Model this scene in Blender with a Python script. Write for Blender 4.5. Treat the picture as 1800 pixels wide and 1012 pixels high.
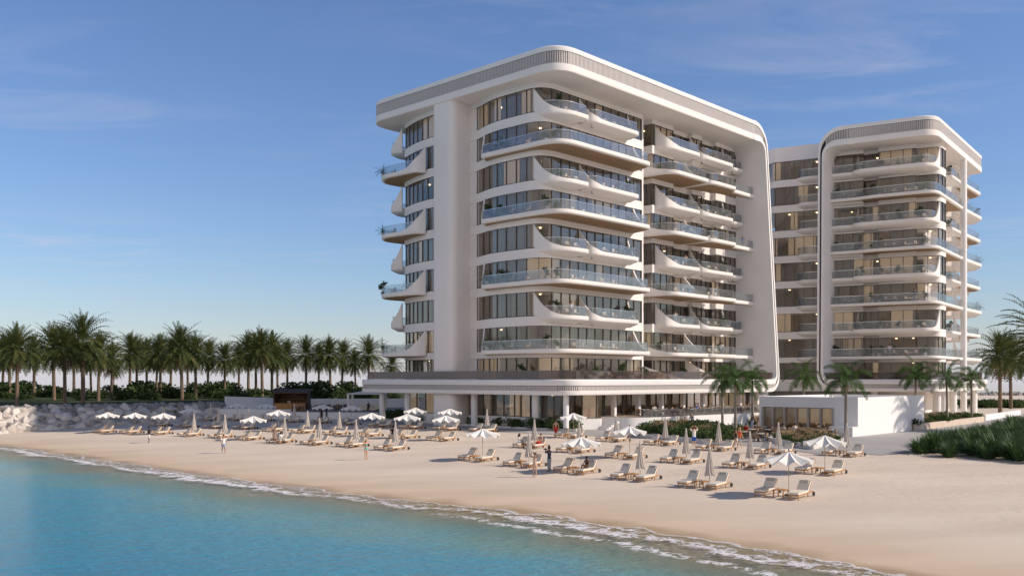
import bpy, bmesh, math, random
from mathutils import Vector, Matrix, noise as mnoise
R = math.radians
C = bpy.context.scene.collection
for o in list(bpy.data.objects): bpy.data.objects.remove(o, do_unlink=True)
sc = bpy.context.scene

# ------------------------------------------------------------ camera
CZ = 7.0; F = 1654.0; HY = 666.5            # camera height, focal length and horizon of the 1800x1012 photograph
cam = bpy.data.objects.new('camera', bpy.data.cameras.new('camera')); C.objects.link(cam)
cam.location = (0, 0, CZ); cam.rotation_euler = (R(90), 0, 0)
cam.data.sensor_width = 36; cam.data.lens = 36*F/1800
cam.data.shift_y = (HY-506)/1800
cam.data.clip_end = 60000; cam.data.clip_start = 0.5
sc.camera = cam

# ------------------------------------------------------------ sky, sun, exposure
SUN_EL, SUN_AZ = 33.5, -13.0                # azimuth from +X towards +Y
w = bpy.data.worlds.new('World'); sc.world = w; w.use_nodes = True
nt = w.node_tree; nt.nodes.clear()
def wn(t, **k):
    n = nt.nodes.new(t)
    for a, b in k.items(): setattr(n, a, b)
    return n
sky = wn('ShaderNodeTexSky', sky_type='NISHITA', sun_disc=False)
sky.sun_elevation = R(SUN_EL); sky.sun_rotation = R(90-SUN_AZ)
sky.altitude = 0; sky.air_density = 1.2; sky.dust_density = 0.25; sky.ozone_density = 3.2
bg = wn('ShaderNodeBackground'); out = wn('ShaderNodeOutputWorld')
tc = wn('ShaderNodeTexCoord'); sep = wn('ShaderNodeSeparateXYZ')
nt.links.new(tc.outputs['Generated'], sep.inputs[0])
def wm(op, a, b=None, clamp=False):
    n = wn('ShaderNodeMath', operation=op, use_clamp=clamp)
    for i, v in enumerate((a, b)):
        if v is None: continue
        if isinstance(v, (int, float)): n.inputs[i].default_value = v
        else: nt.links.new(v, n.inputs[i])
    return n.outputs[0]
zc = wm('MAXIMUM', sep.outputs[2], 0.02)
px_, py_ = wm('DIVIDE', sep.outputs[0], zc), wm('DIVIDE', sep.outputs[1], zc)
comb = wn('ShaderNodeCombineXYZ'); nt.links.new(px_, comb.inputs[0]); nt.links.new(py_, comb.inputs[1])
mp = wn('ShaderNodeMapping'); mp.inputs['Scale'].default_value = (0.6, 1.3, 1); mp.inputs['Rotation'].default_value = (0, 0, R(24))
mp.inputs['Location'].default_value = (3.1, 1.7, 0)
nt.links.new(comb.outputs[0], mp.inputs[0])
n1 = wn('ShaderNodeTexNoise'); n1.inputs['Scale'].default_value = 1.5; n1.inputs['Detail'].default_value = 9; n1.inputs['Roughness'].default_value = 0.62; n1.inputs['Distortion'].default_value = 0.8
n2 = wn('ShaderNodeTexNoise'); n2.inputs['Scale'].default_value = 0.35; n2.inputs['Detail'].default_value = 3
nt.links.new(mp.outputs[0], n1.inputs[0]); nt.links.new(comb.outputs[0], n2.inputs[0])
cl = wm('MULTIPLY', wm('SUBTRACT', n1.outputs[0], 0.47), 4.0, True)
cl2 = wm('MULTIPLY', wm('SUBTRACT', n2.outputs[0], 0.44), 5.0, True)
cov = wm('MULTIPLY', wm('MULTIPLY', cl, cl2), wm('MULTIPLY', sep.outputs[2], 7.0, True))
cov = wm('MULTIPLY', cov, 0.46)
mix = wn('ShaderNodeMixRGB'); mix.inputs[2].default_value = (5.2, 4.9, 5.9, 1)
nt.links.new(cov, mix.inputs[0])
# pale haze band low over the horizon
hz = wm('POWER', wm('SUBTRACT', 1.0, wm('ABSOLUTE', sep.outputs[2]), True), 34.0)
mixh = wn('ShaderNodeMixRGB'); mixh.inputs[2].default_value = (5.3, 5.15, 5.8, 1)
nt.links.new(wm('MULTIPLY', hz, 0.85), mixh.inputs[0])
tint = wn('ShaderNodeMixRGB', blend_type='MULTIPLY'); tint.inputs[0].default_value = 1; tint.inputs[2].default_value = (0.74, 0.81, 1.02, 1)
nt.links.new(sky.outputs[0], tint.inputs[1])
nt.links.new(tint.outputs[0], mixh.inputs[1]); nt.links.new(mixh.outputs[0], mix.inputs[1])
# unseen warm bright sky added behind the camera to lift the shaded walls
bk = wm('MULTIPLY', wm('MULTIPLY', wm('SUBTRACT', -0.02, sep.outputs[1]), 2.5, True), wm('MULTIPLY', wm('SUBTRACT', 0.52, sep.outputs[2]), 3.0, True), True)
mixb = wn('ShaderNodeMixRGB'); mixb.inputs[2].default_value = (8.4, 7.6, 7.1, 1); nt.links.new(bk, mixb.inputs[0]); nt.links.new(mix.outputs[0], mixb.inputs[1])
# upper sky, out of view, dimmed to deepen the shadows on the sand
zd = wm('SUBTRACT', 1.0, wm('MULTIPLY', wm('SUBTRACT', sep.outputs[2], 0.40), 1.6, True)); zd = wm('MAXIMUM', zd, 0.45)
mz = wn('ShaderNodeMixRGB', blend_type='MULTIPLY'); mz.inputs[0].default_value = 1; cz = wn('ShaderNodeCombineXYZ')
for i_ in range(3): nt.links.new(zd, cz.inputs[i_])
nt.links.new(mixb.outputs[0], mz.inputs[1]); nt.links.new(cz.outputs[0], mz.inputs[2])
nt.links.new(mz.outputs[0], bg.inputs[0]); bg.inputs[1].default_value = 0.125
nt.links.new(bg.outputs[0], out.inputs[0])
sun = bpy.data.objects.new('sun', bpy.data.lights.new('sun', 'SUN')); C.objects.link(sun)
sun.data.energy = 4.25; sun.data.angle = R(0.6); sun.data.color = (1.0, 0.87, 0.74)
sd = Vector((math.cos(R(SUN_AZ))*math.cos(R(SUN_EL)), math.sin(R(SUN_AZ))*math.cos(R(SUN_EL)), math.sin(R(SUN_EL))))
sun.rotation_euler = sd.to_track_quat('Z', 'Y').to_euler(); sun.location = (80, -40, 90)
sc.view_settings.view_transform = 'Standard'; sc.view_settings.look = 'None'
sc.view_settings.exposure = 0.0; sc.view_settings.gamma = 1
sc.cycles.max_bounces = 6; sc.cycles.transparent_max_bounces = 24; sc.cycles.use_denoising = True

# ------------------------------------------------------------ materials
M = {}
def mat(name, col, rough=0.8, var=0.0, scale=1.0, bump=0.0, metal=0.0, emit=None, estr=0, col2=None, spec=0.3, bscale=None, trans=0, detail=5):
    m = bpy.data.materials.new(name); m.use_nodes = True; n = m.node_tree; b = n.nodes['Principled BSDF']
    b.inputs['Roughness'].default_value = rough; b.inputs['Metallic'].default_value = metal
    b.inputs['Specular IOR Level'].default_value = spec
    b.inputs['Base Color'].default_value = (*col, 1)
    if var or col2 or bump:
        g = n.nodes.new('ShaderNodeTexCoord'); t = n.nodes.new('ShaderNodeTexNoise'); t.inputs['Scale'].default_value = scale; t.inputs['Detail'].default_value = detail
        n.links.new(g.outputs['Object'], t.inputs[0])
        if var or col2:
            mx = n.nodes.new('ShaderNodeMixRGB'); r = n.nodes.new('ShaderNodeValToRGB'); r.color_ramp.elements[0].position = .3; r.color_ramp.elements[1].position = .7
            c2 = col2 or tuple(c*(1-var) for c in col)
            mx.inputs[1].default_value = (*col, 1); mx.inputs[2].default_value = (*c2, 1)
            n.links.new(t.outputs[0], r.inputs[0]); n.links.new(r.outputs[0], mx.inputs[0]); n.links.new(mx.outputs[0], b.inputs['Base Color'])
        if bump:
            t2 = n.nodes.new('ShaderNodeTexNoise'); t2.inputs['Scale'].default_value = bscale or scale*3; t2.inputs['Detail'].default_value = 6
            n.links.new(g.outputs['Object'], t2.inputs[0])
            bp = n.nodes.new('ShaderNodeBump'); bp.inputs['Strength'].default_value = bump; bp.inputs['Distance'].default_value = 0.1
            n.links.new(t2.outputs[0], bp.inputs['Height']); n.links.new(bp.outputs[0], b.inputs['Normal'])
    if emit: b.inputs['Emission Color'].default_value = (*emit, 1); b.inputs['Emission Strength'].default_value = estr
    if trans:
        out_ = n.nodes['Material Output']; tr = n.nodes.new('ShaderNodeBsdfTranslucent'); tr.inputs[0].default_value = (*[min(1, c*1.3) for c in col], 1)
        ms = n.nodes.new('ShaderNodeMixShader'); ms.inputs[0].default_value = trans
        n.links.new(b.outputs[0], ms.inputs[1]); n.links.new(tr.outputs[0], ms.inputs[2]); n.links.new(ms.outputs[0], out_.inputs[0])
    M[name] = m; return m
def glassmat(name, tint, refl=0.35, gcol=(0.9, 0.93, 1), add=None):
    m = bpy.data.materials.new(name); m.use_nodes = True; n = m.node_tree; n.nodes.clear()
    o = n.nodes.new('ShaderNodeOutputMaterial'); tr = n.nodes.new('ShaderNodeBsdfTransparent'); gl = n.nodes.new('ShaderNodeBsdfGlossy'); ms = n.nodes.new('ShaderNodeMixShader')
    lw = n.nodes.new('ShaderNodeLayerWeight'); lw.inputs[0].default_value = refl
    ma = n.nodes.new('ShaderNodeMath'); ma.operation = 'MULTIPLY_ADD'; ma.inputs[1].default_value = 0.34; ma.inputs[2].default_value = 0.035
    tr.inputs[0].default_value = (*tint, 1); gl.inputs[0].default_value = (*gcol, 1); gl.inputs['Roughness'].default_value = 0.03
    n.links.new(lw.outputs['Facing'], ma.inputs[0]); n.links.new(ma.outputs[0], ms.inputs[0]); n.links.new(tr.outputs[0], ms.inputs[1]); n.links.new(gl.outputs[0], ms.inputs[2])
    last = ms
    if add:
        df = n.nodes.new('ShaderNodeBsdfDiffuse'); df.inputs[0].default_value = (*add[0], 1); m2 = n.nodes.new('ShaderNodeMixShader'); m2.inputs[0].default_value = add[1]
        n.links.new(ms.outputs[0], m2.inputs[1]); n.links.new(df.outputs[0], m2.inputs[2]); last = m2
    n.links.new(last.outputs[0], o.inputs[0]); M[name] = m
mat('stucco', (.84, .80, .765), .85, .07, .12, .12, bscale=9)
mat('stucco_white', (.80, .79, .78), .85, .04, .4, .1, bscale=8)
mat('soffit_wood', (.40, .27, .16), .7, .25, 2.5)
mat('soffit', (.55, .50, .45), .85, .06, .5)
mat('slat', (.60, .565, .54), .6)
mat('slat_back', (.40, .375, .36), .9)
mat('frame_dark', (.13, .12, .11), .45)
mat('frame_grey', (.30, .29, .28), .4)
mat('steel', (.55, .55, .56), .3, metal=1.0)
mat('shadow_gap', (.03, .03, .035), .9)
mat('curtain_grey', (.38, .36, .35), .95, .25, .6)
mat('curtain_tan', (.43, .36, .30), .95, .2, .6)
mat('curtain_pale', (.43, .39, .35), .95, .15, .8)
mat('room_wall', (.42, .34, .26), .9, .2, .4)
mat('room_dark', (.10, .085, .07), .9, .3, .3)
mat('room_glow', (.48, .40, .32), .9, .3, .4, emit=(1.0, .74, .48), estr=.24)  # emission in the surface stands in for lamp light inside the rooms
mat('lamp_warm', (.8, .6, .4), .5, emit=(1.0, .72, .42), estr=6)
glassmat('glass', (.85, .84, .83), .36, gcol=(.74,.69,.63))
glassmat('glass_rail', (.86, .88, .89), .30, gcol=(.75,.76,.78), add=((.42, .44, .46), .10))
glassmat('glass_bronze', (.52, .46, .43), .30, add=((.16, .13, .12), .22))
mat('teak', (.48, .245, .09), .6, .3, 6, .1)
mat('cushion', (.74, .68, .58), .95, .05, 3, .15, bscale=30)
mat('pillow_grey', (.50, .47, .42), .95, .06, 6)
mat('canvas', (.82, .80, .76), .9, .04, 2)
mat('canvas_wrap', (.62, .57, .52), .95, .08, 2)
mat('pole_metal', (.45, .36, .27), .4)
mat('wheel_black', (.03, .03, .03), .7)
mat('paving', (.44, .425, .41), .85, .10, .3, .1, bscale=4)
mat('kerb', (.66, .63, .59), .85, .06, 1)
mat('planter_stone', (.62, .52, .42), .85, .08, 1)
mat('deck', (.34, .27, .21), .8, .2, 1.5)
mat('rock', (.62, .565, .51), .92, 0, .55, .5, col2=(.40, .36, .33), bscale=2.4)
mat('rock_light', (.74, .69, .63), .92, 0, .7, .5, col2=(.52, .48, .44), bscale=2.4)
mat('rock_dark', (.40, .37, .345), .92, 0, .7, .5, col2=(.26, .25, .24), bscale=2.4)
mat('soil', (.16, .11, .07), .95, .3, 2)
mat('palm_trunk', (.23, .165, .115), .95, .35, 5, .6, bscale=9)
mat('palm_trunk_pale', (.30, .26, .22), .9, .25, 4, .3, bscale=9)
mat('frond', (.085, .112, .030), .7, 0, .7, col2=(.045, .068, .020), trans=.22)
mat('frond_gold', (.17, .165, .045), .7, 0, .7, col2=(.08, .10, .028), trans=.22)
mat('frond_dead', (.22, .14, .075), .95, .3, .7)
mat('frond_green', (.07, .135, .030), .65, 0, .8, col2=(.035, .078, .018), trans=.25)
mat('leaf_dark', (.030, .055, .018), .75, 0, .8, col2=(.055, .085, .025), trans=.15)
mat('leaf_mid', (.055, .10, .028), .75, 0, 1.0, col2=(.10, .14, .04), trans=.18)
mat('leaf_grass', (.045, .095, .035), .6, 0, 1.2, col2=(.09, .15, .05), trans=.2)
mat('plume', (.45, .32, .19), .9, .3, 2, trans=.2)
mat('flower', (.42, .15, .14), .9, .3, 3)
mat('grass_bank', (.060, .078, .022), .95, 0, .25, .6, col2=(.030, .045, .014), bscale=2.0)
mat('wood_dark', (.10, .065, .045), .8, .3, 2)
mat('wicker', (.32, .22, .15), .85, .2, 8)
mat('seat_fabric', (.55, .50, .44), .95, .08, 5)
mat('table_cloth', (.62, .58, .53), .9, .05, 4)
mat('pot', (.30, .28, .26), .8, .1, 3)
mat('pot_white', (.62, .60, .57), .8, .05, 3)
for nm, c in dict(skin_light=(.58, .36, .25), skin_tan=(.40, .22, .14), skin_dark=(.12, .065, .04), hair_black=(.012, .010, .009), hair_blond=(.42, .27, .12), hair_brown=(.07, .04, .022), cloth_black=(.018, .018, .02), cloth_white=(.75, .74, .72), cloth_blue=(.02, .10, .42), cloth_navy=(.03, .06, .10), cloth_grey=(.34, .34, .34), cloth_red=(.50, .03, .02), cloth_orange=(.70, .17, .07), cloth_paleblue=(.35, .42, .60), cloth_teal=(.08, .40, .38), cloth_beige=(.55, .42, .32), cloth_print=(.38, .25, .22), towel_yellow=(.62, .50, .20)).items():
    mat(nm, c, .8 if 'skin' not in nm else .55, .1, 8)

# ------------------------------------------------------------ helpers
class MB:
    def __init__(s): s.v = []; s.f = []; s.m = []; s.cur = 0
    def add(s, vs, fs):
        k = len(s.v); s.v += [tuple(p) for p in vs]; s.f += [tuple(i+k for i in f) for f in fs]; s.m += [s.cur]*len(fs); return s
    def box(s, c, d, rz=0, ux=None, top=1.0):
        hx, hy, hz = d[0]/2, d[1]/2, d[2]/2; vs = []
        for z in (-hz, hz):
            t = top if z > 0 else 1
            for x, y in ((-hx, -hy), (hx, -hy), (hx, hy), (-hx, hy)):
                x, y = x*t, y*t
                vs.append((c[0]+x*math.cos(rz)-y*math.sin(rz), c[1]+x*math.sin(rz)+y*math.cos(rz), c[2]+z))
        return s.add(vs, [(3, 2, 1, 0), (4, 5, 6, 7), (0, 1, 5, 4), (1, 2, 6, 5), (2, 3, 7, 6), (3, 0, 4, 7)])
    def obox(s, c, X, Y, Z):
        c = Vector(c); X = Vector(X)/2; Y = Vector(Y)/2; Z = Vector(Z)/2
        vs = [c+sx*X+sy*Y+sz*Z for sz in (-1, 1) for sx, sy in ((-1, -1), (1, -1), (1, 1), (-1, 1))]
        return s.add(vs, [(3, 2, 1, 0), (4, 5, 6, 7), (0, 1, 5, 4), (1, 2, 6, 5), (2, 3, 7, 6), (3, 0, 4, 7)])
    def tube(s, pts, rad, n=8, cap=True):
        pts = [Vector(p) for p in pts]; rings = []
        if isinstance(rad, (int, float)): rad = [rad]*len(pts)
        for i, p in enumerate(pts):
            d = (pts[min(i+1, len(pts)-1)]-pts[max(i-1, 0)]).normalized()
            a = Vector((0, 0, 1)) if abs(d.z) < .9 else Vector((1, 0, 0))
            x = d.cross(a).normalized(); y = d.cross(x).normalized()
            rings.append([p+rad[i]*(x*math.cos(2*math.pi*k/n)+y*math.sin(2*math.pi*k/n)) for k in range(n)])
        vs = [v for r in rings for v in r]; fs = []
        for i in range(len(pts)-1):
            for k in range(n): fs.append((i*n+k, i*n+(k+1) % n, (i+1)*n+(k+1) % n, (i+1)*n+k))
        if cap: fs += [tuple(range(n))[::-1], tuple((len(pts)-1)*n+k for k in range(n))]
        return s.add(vs, fs)
    def lathe(s, c, prof, n=16):
        vs = []; fs = []
        for r, z in prof: vs += [(c[0]+r*math.cos(2*math.pi*k/n), c[1]+r*math.sin(2*math.pi*k/n), c[2]+z) for k in range(n)]
        for i in range(len(prof)-1):
            for k in range(n): fs.append((i*n+k, i*n+(k+1) % n, (i+1)*n+(k+1) % n, (i+1)*n+k))
        fs += [tuple(range(n))[::-1], tuple((len(prof)-1)*n+k for k in range(n))]
        return s.add(vs, fs)
    def ellipsoid(s, c, r, n=8, m=6):
        vs = [(c[0], c[1], c[2]-r[2])]; fs = []
        for i in range(1, m):
            t = math.pi*i/m
            vs += [(c[0]+r[0]*math.sin(t)*math.cos(2*math.pi*k/n), c[1]+r[1]*math.sin(t)*math.sin(2*math.pi*k/n), c[2]-r[2]*math.cos(t)) for k in range(n)]
        vs.append((c[0], c[1], c[2]+r[2])); L = len(vs)-1
        for k in range(n): fs.append((0, 1+(k+1) % n, 1+k)); fs.append((L, L-n+k, L-n+(k+1) % n))
        for i in range(m-2):
            for k in range(n): fs.append((1+i*n+k, 1+i*n+(k+1) % n, 1+(i+1)*n+(k+1) % n, 1+(i+1)*n+k))
        return s.add(vs, fs)
    def prism(s, poly, z0, z1, f=None):          # poly in plan, f maps (a,b,z)
        f = f or (lambda a, b, z: (a, b, z)); n = len(poly)
        vs = [f(p[0], p[1], z0) for p in poly]+[f(p[0], p[1], z1) for p in poly]
        return s.add(vs, [tuple(range(n))[::-1], tuple(range(n, 2*n))]+[(i, (i+1) % n, n+(i+1) % n, n+i) for i in range(n)])
    def build(s, name, mats, parent=None, origin=None, smooth=False, sharp=40):
        me = bpy.data.meshes.new(name)
        if origin is None and parent is not None: origin = parent.location
        o = origin or (0, 0, 0)
        me.from_pydata([(v[0]-o[0], v[1]-o[1], v[2]-o[2]) for v in s.v], [], s.f)
        if not isinstance(mats, (list, tuple)): mats = [mats]
        for m_ in mats: me.materials.append(M[m_])
        if len(mats) > 1: me.polygons.foreach_set('material_index', s.m)
        bm = bmesh.new(); bm.from_mesh(me)
        big = [f for f in bm.faces if len(f.verts) > 4]
        if big: bmesh.ops.triangulate(bm, faces=big)
        if not getattr(s, 'open', False): bmesh.ops.recalc_face_normals(bm, faces=bm.faces)
        bm.to_mesh(me); bm.free()
        if smooth:
            me.polygons.foreach_set('use_smooth', [True]*len(me.polygons))
            me.set_sharp_from_angle(angle=R(sharp))
        ob = bpy.data.objects.new(name, me); C.objects.link(ob)
        if parent is not None: ob.parent = parent
        elif origin is not None: ob.location = o
        return ob
def tag(o, label=None, cat=None, group=None, kind=None):
    if label: o['label'] = label
    if cat: o['category'] = cat
    if group: o['group'] = group
    if kind: o['kind'] = kind
    return o
def empty(name, loc, rz=0, label=None, cat=None, group=None):
    o = bpy.data.objects.new(name, None); C.objects.link(o); o.location = loc; o.rotation_euler = (0, 0, rz)
    o.empty_display_size = .2
    return tag(o, label, cat, group)
def copy_tree(o, parent=None):
    c = o.copy(); C.objects.link(c)
    if parent is not None: c.parent = parent
    for ch in [x for x in CH.get(o.name, [])]: copy_tree(ch, c)
    return c
CH = {}
def freeze(o):          # remember the children of a prototype so that it can be copied quickly
    CH[o.name] = list(o.children)
    for ch in o.children: freeze(ch)
def place(proto, used, loc, rz=0, scale=None, label=None, group=None, rx=0, ry=0):
    if used.get(proto.name): c = copy_tree(proto)
    else: c = proto; used[proto.name] = True
    c.location = loc; c.rotation_euler = (rx, ry, rz)
    if scale: c.scale = (scale,)*3 if isinstance(scale, (int, float)) else scale
    if label: c['label'] = label
    if group: c['group'] = group
    return c
USED = {}
def clamp(x, a=0., b=1.): return max(a, min(b, x))
def sstep(x): x = clamp(x); return x*x*(3-2*x)
ORD = ['first', 'second', 'third', 'fourth', 'fifth', 'sixth', 'seventh', 'eighth', 'ninth', 'tenth', 'eleventh', 'twelfth', 'thirteenth', 'fourteenth', 'fifteenth', 'sixteenth', 'seventeenth', 'eighteenth', 'nineteenth', 'twentieth']
for tens, tt in (('twenty', 'twentieth'), ('thirty', 'thirtieth'), ('forty', 'fortieth'), ('fifty', 'fiftieth'), ('sixty', 'sixtieth'), ('seventy', 'seventieth'), ('eighty', 'eightieth'), ('ninety', 'ninetieth')): ORD += ([] if tens == 'twenty' else [tt])+[tens+'-'+x for x in ORD[:9]]

# ------------------------------------------------------------ terrain heights
WATER = -0.45; PLAZA = 1.2; PLAT = 3.2
SHORE = [(-420, 190), (-140, 150), (-90, 128), (-57.6, 105.8), (-42, 90.5), (-27.3, 75.6), (-18.5, 67.4), (-11.2, 61.0), (0, 52.8), (8, 44.4), (14.1, 36.2), (25, 22), (42, 2), (64, -26), (160, -140)]
EDGE = [(-420, 170), (-110, 116), (-75, 121.5), (-60, 133), (-45, 149), (-37, 161), (-20, 166), (10, 178), (30, 205), (40, 260), (60, 340), (80, 800)]
def sdist(P, x, y):      # signed distance, positive on the left of the polyline's direction (inland)
    best = 1e9; sg = 1
    for (x0, y0), (x1, y1) in zip(P, P[1:]):
        dx, dy = x1-x0, y1-y0; t = ((x-x0)*dx+(y-y0)*dy)/(dx*dx+dy*dy); t = 0 if t < 0 else 1 if t > 1 else t
        ex, ey = x-x0-t*dx, y-y0-t*dy; d = ex*ex+ey*ey
        if d < best-1e-9: best = d; sg = 1 if dx*ey-dy*ex > 0 else -1
    return sg*math.sqrt(best)
def beach(d):
    if d < 0: return WATER+.09*d if d > -30 else WATER-2.7
    pts = [(0, WATER), (2, -.33), (8, .02), (14, .36), (20, .62), (28, .86), (40, 1.12), (48, PLAZA)]
    for (a, za), (b, zb) in zip(pts, pts[1:]):
        if d <= b: return za+(zb-za)*(d-a)/(b-a)
    return PLAZA
def G(x, y, fine=True):
    d = sdist(SHORE, x, y); z = beach(d)
    if d > 15:
        e = sdist(EDGE, x, y)
        if e > -1: z += (PLAT-z)*sstep((e+1)/2.5)
        if e > 40: z -= 3.0*sstep((e-110)/60) if x < 20 else 0
    if y > 330 and x > 40: z -= 3.0*sstep((y-345)/20)
    if x > 260: z -= 3*sstep((x-260)/20)
    if fine and 0.5 < d < 60: z += .05*mnoise.noise(Vector((x*.13, y*.13, 0)))*clamp(d/12)*clamp((50-d)/6)
    return z
def gp(px, py, extra=0.):        # ground point seen at a pixel of the photograph
    rx, rz = (px-900)/F, -(py-HY)/F
    y = 20.
    while y < 900:
        if CZ+rz*y-extra <= G(rx*y, y): break
        y += 1.0
    lo, hi = y-1.0, y
    for _ in range(12):
        m_ = (lo+hi)/2
        if CZ+rz*m_-extra <= G(rx*m_, m_): hi = m_
        else: lo = m_
    return Vector((rx*hi, hi, G(rx*hi, hi)))

# ------------------------------------------------------------ ground, sea
def node(n, t, **k):
    x = n.nodes.new(t)
    for a, b in k.items(): setattr(x, a, b)
    return x
def sand_material():
    m = bpy.data.materials.new('sand'); m.use_nodes = True; n = m.node_tree; b = n.nodes['Principled BSDF']; M['sand'] = m
    at = node(n, 'ShaderNodeAttribute', attribute_name='shore'); g = node(n, 'ShaderNodeTexCoord')
    n1 = node(n, 'ShaderNodeTexNoise'); n1.inputs['Scale'].default_value = .16; n1.inputs['Detail'].default_value = 7
    mp = node(n, 'ShaderNodeMapping'); mp.inputs['Rotation'].default_value = (0, 0, R(43)); mp.inputs['Scale'].default_value = (.5, 1.6, 1)
    n.links.new(g.outputs['Object'], mp.inputs[0]); n.links.new(mp.outputs[0], n1.inputs[0])
    c = node(n, 'ShaderNodeMixRGB'); c.inputs[1].default_value = (.77, .665, .55, 1); c.inputs[2].default_value = (.67, .57, .465, 1)
    r1 = node(n, 'ShaderNodeValToRGB'); r1.color_ramp.elements[0].position = .35; r1.color_ramp.elements[1].position = .68
    n.links.new(n1.outputs[0], r1.inputs[0]); n.links.new(r1.outputs[0], c.inputs[0])
    # wet sand near the waterline, edge wobbled by noise
    nz = node(n, 'ShaderNodeTexNoise'); nz.inputs['Scale'].default_value = .35; nz.inputs['Detail'].default_value = 4; n.links.new(g.outputs['Object'], nz.inputs[0])
    ma = node(n, 'ShaderNodeMath', operation='MULTIPLY_ADD'); ma.inputs[1].default_value = -3.2; n.links.new(nz.outputs[0], ma.inputs[0]); n.links.new(at.outputs['Fac'], ma.inputs[2])
    wr = node(n, 'ShaderNodeMapRange'); wr.inputs['From Min'].default_value = -1.2; wr.inputs['From Max'].default_value = .2; wr.inputs['To Min'].default_value = 1; wr.inputs['To Max'].default_value = 0
    n.links.new(ma.outputs[0], wr.inputs['Value'])
    wet = node(n, 'ShaderNodeMixRGB', blend_type='MULTIPLY'); wet.inputs[2].default_value = (.72, .66, .56, 1)
    n.links.new(wr.outputs[0], wet.inputs[0]); n.links.new(c.outputs[0], wet.inputs[1])
    # drying band further up
    wr2 = node(n, 'ShaderNodeMapRange'); wr2.inputs['From Min'].default_value = 0; wr2.inputs['From Max'].default_value = 7; wr2.inputs['To Min'].default_value = .8; wr2.inputs['To Max'].default_value = 0
    n.links.new(ma.outputs[0], wr2.inputs['Value'])
    dry = node(n, 'ShaderNodeMixRGB', blend_type='MULTIPLY'); dry.inputs[2].default_value = (.88, .80, .66, 1)
    n.links.new(wr2.outputs[0], dry.inputs[0]); n.links.new(wet.outputs[0], dry.inputs[1])
    n.links.new(dry.outputs[0], b.inputs['Base Color'])
    rr = node(n, 'ShaderNodeMapRange'); rr.inputs['To Min'].default_value = .95; rr.inputs['To Max'].default_value = .38; n.links.new(wr.outputs[0], rr.inputs['Value']); n.links.new(rr.outputs[0], b.inputs['Roughness'])
    b.inputs['Specular IOR Level'].default_value = .25
    nb = node(n, 'ShaderNodeTexNoise'); nb.inputs['Scale'].default_value = 1.3; nb.inputs['Detail'].default_value = 8; nb.inputs['Roughness'].default_value = .65; n.links.new(mp.outputs[0], nb.inputs[0])
    bs = node(n, 'ShaderNodeMapRange'); bs.inputs['From Min'].default_value = 4; bs.inputs['From Max'].default_value = 16; bs.inputs['To Min'].default_value = .02; bs.inputs['To Max'].default_value = .55; n.links.new(at.outputs['Fac'], bs.inputs['Value'])
    vf = node(n, 'ShaderNodeTexVoronoi'); vf.inputs['Scale'].default_value = 1.35; n.links.new(g.outputs['Object'], vf.inputs['Vector'])
    vr = node(n, 'ShaderNodeMapRange'); vr.inputs['From Min'].default_value = .05; vr.inputs['From Max'].default_value = .38; vr.inputs['To Max'].default_value = .22; n.links.new(vf.outputs['Distance'], vr.inputs['Value'])
    va = node(n, 'ShaderNodeMath', operation='ADD'); n.links.new(nb.outputs[0], va.inputs[0]); n.links.new(vr.outputs[0], va.inputs[1])
    bp = node(n, 'ShaderNodeBump'); bp.inputs['Distance'].default_value = .13; n.links.new(va.outputs[0], bp.inputs['Height']); n.links.new(bs.outputs[0], bp.inputs['Strength']); n.links.new(bp.outputs[0], b.inputs['Normal'])
sand_material()
def sheet(name, xs, ys, zf, matn, attr=None):
    vs = []; sh = []
    for y in ys:
        for x in xs:
            vs.append((x, y, zf(x, y)))
            if attr: sh.append(attr(x, y))
    nx = len(xs); fs = [(j*nx+i, j*nx+i+1, (j+1)*nx+i+1, (j+1)*nx+i) for j in range(len(ys)-1) for i in range(nx-1)]
    me = bpy.data.meshes.new(name); me.from_pydata(vs, [], fs); me.materials.append(M[matn])
    if attr:
        a = me.attributes.new('shore', 'FLOAT', 'POINT'); a.data.foreach_set('value', sh)
    me.polygons.foreach_set('use_smooth', [True]*len(me.polygons))
    o = bpy.data.objects.new(name, me); C.objects.link(o); o['kind'] = 'structure'; return o
def steps(segs):
    out_ = []
    for a, b, s in segs:
        x = a
        while x < b-1e-6: out_.append(x); x += s
    out_.append(segs[-1][1]); return out_
gx = steps([(-420, -130, 20), (-130, -80, 2.5), (-80, 60, 1.0), (60, 110, 2.5), (110, 300, 15)])
gy = steps([(-60, 28, 4), (28, 150, 1.0), (150, 200, 2.0), (200, 400, 10)])
sheet('beach_ground', gx, gy, G, 'sand', lambda x, y: sdist(SHORE, x, y))
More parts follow.
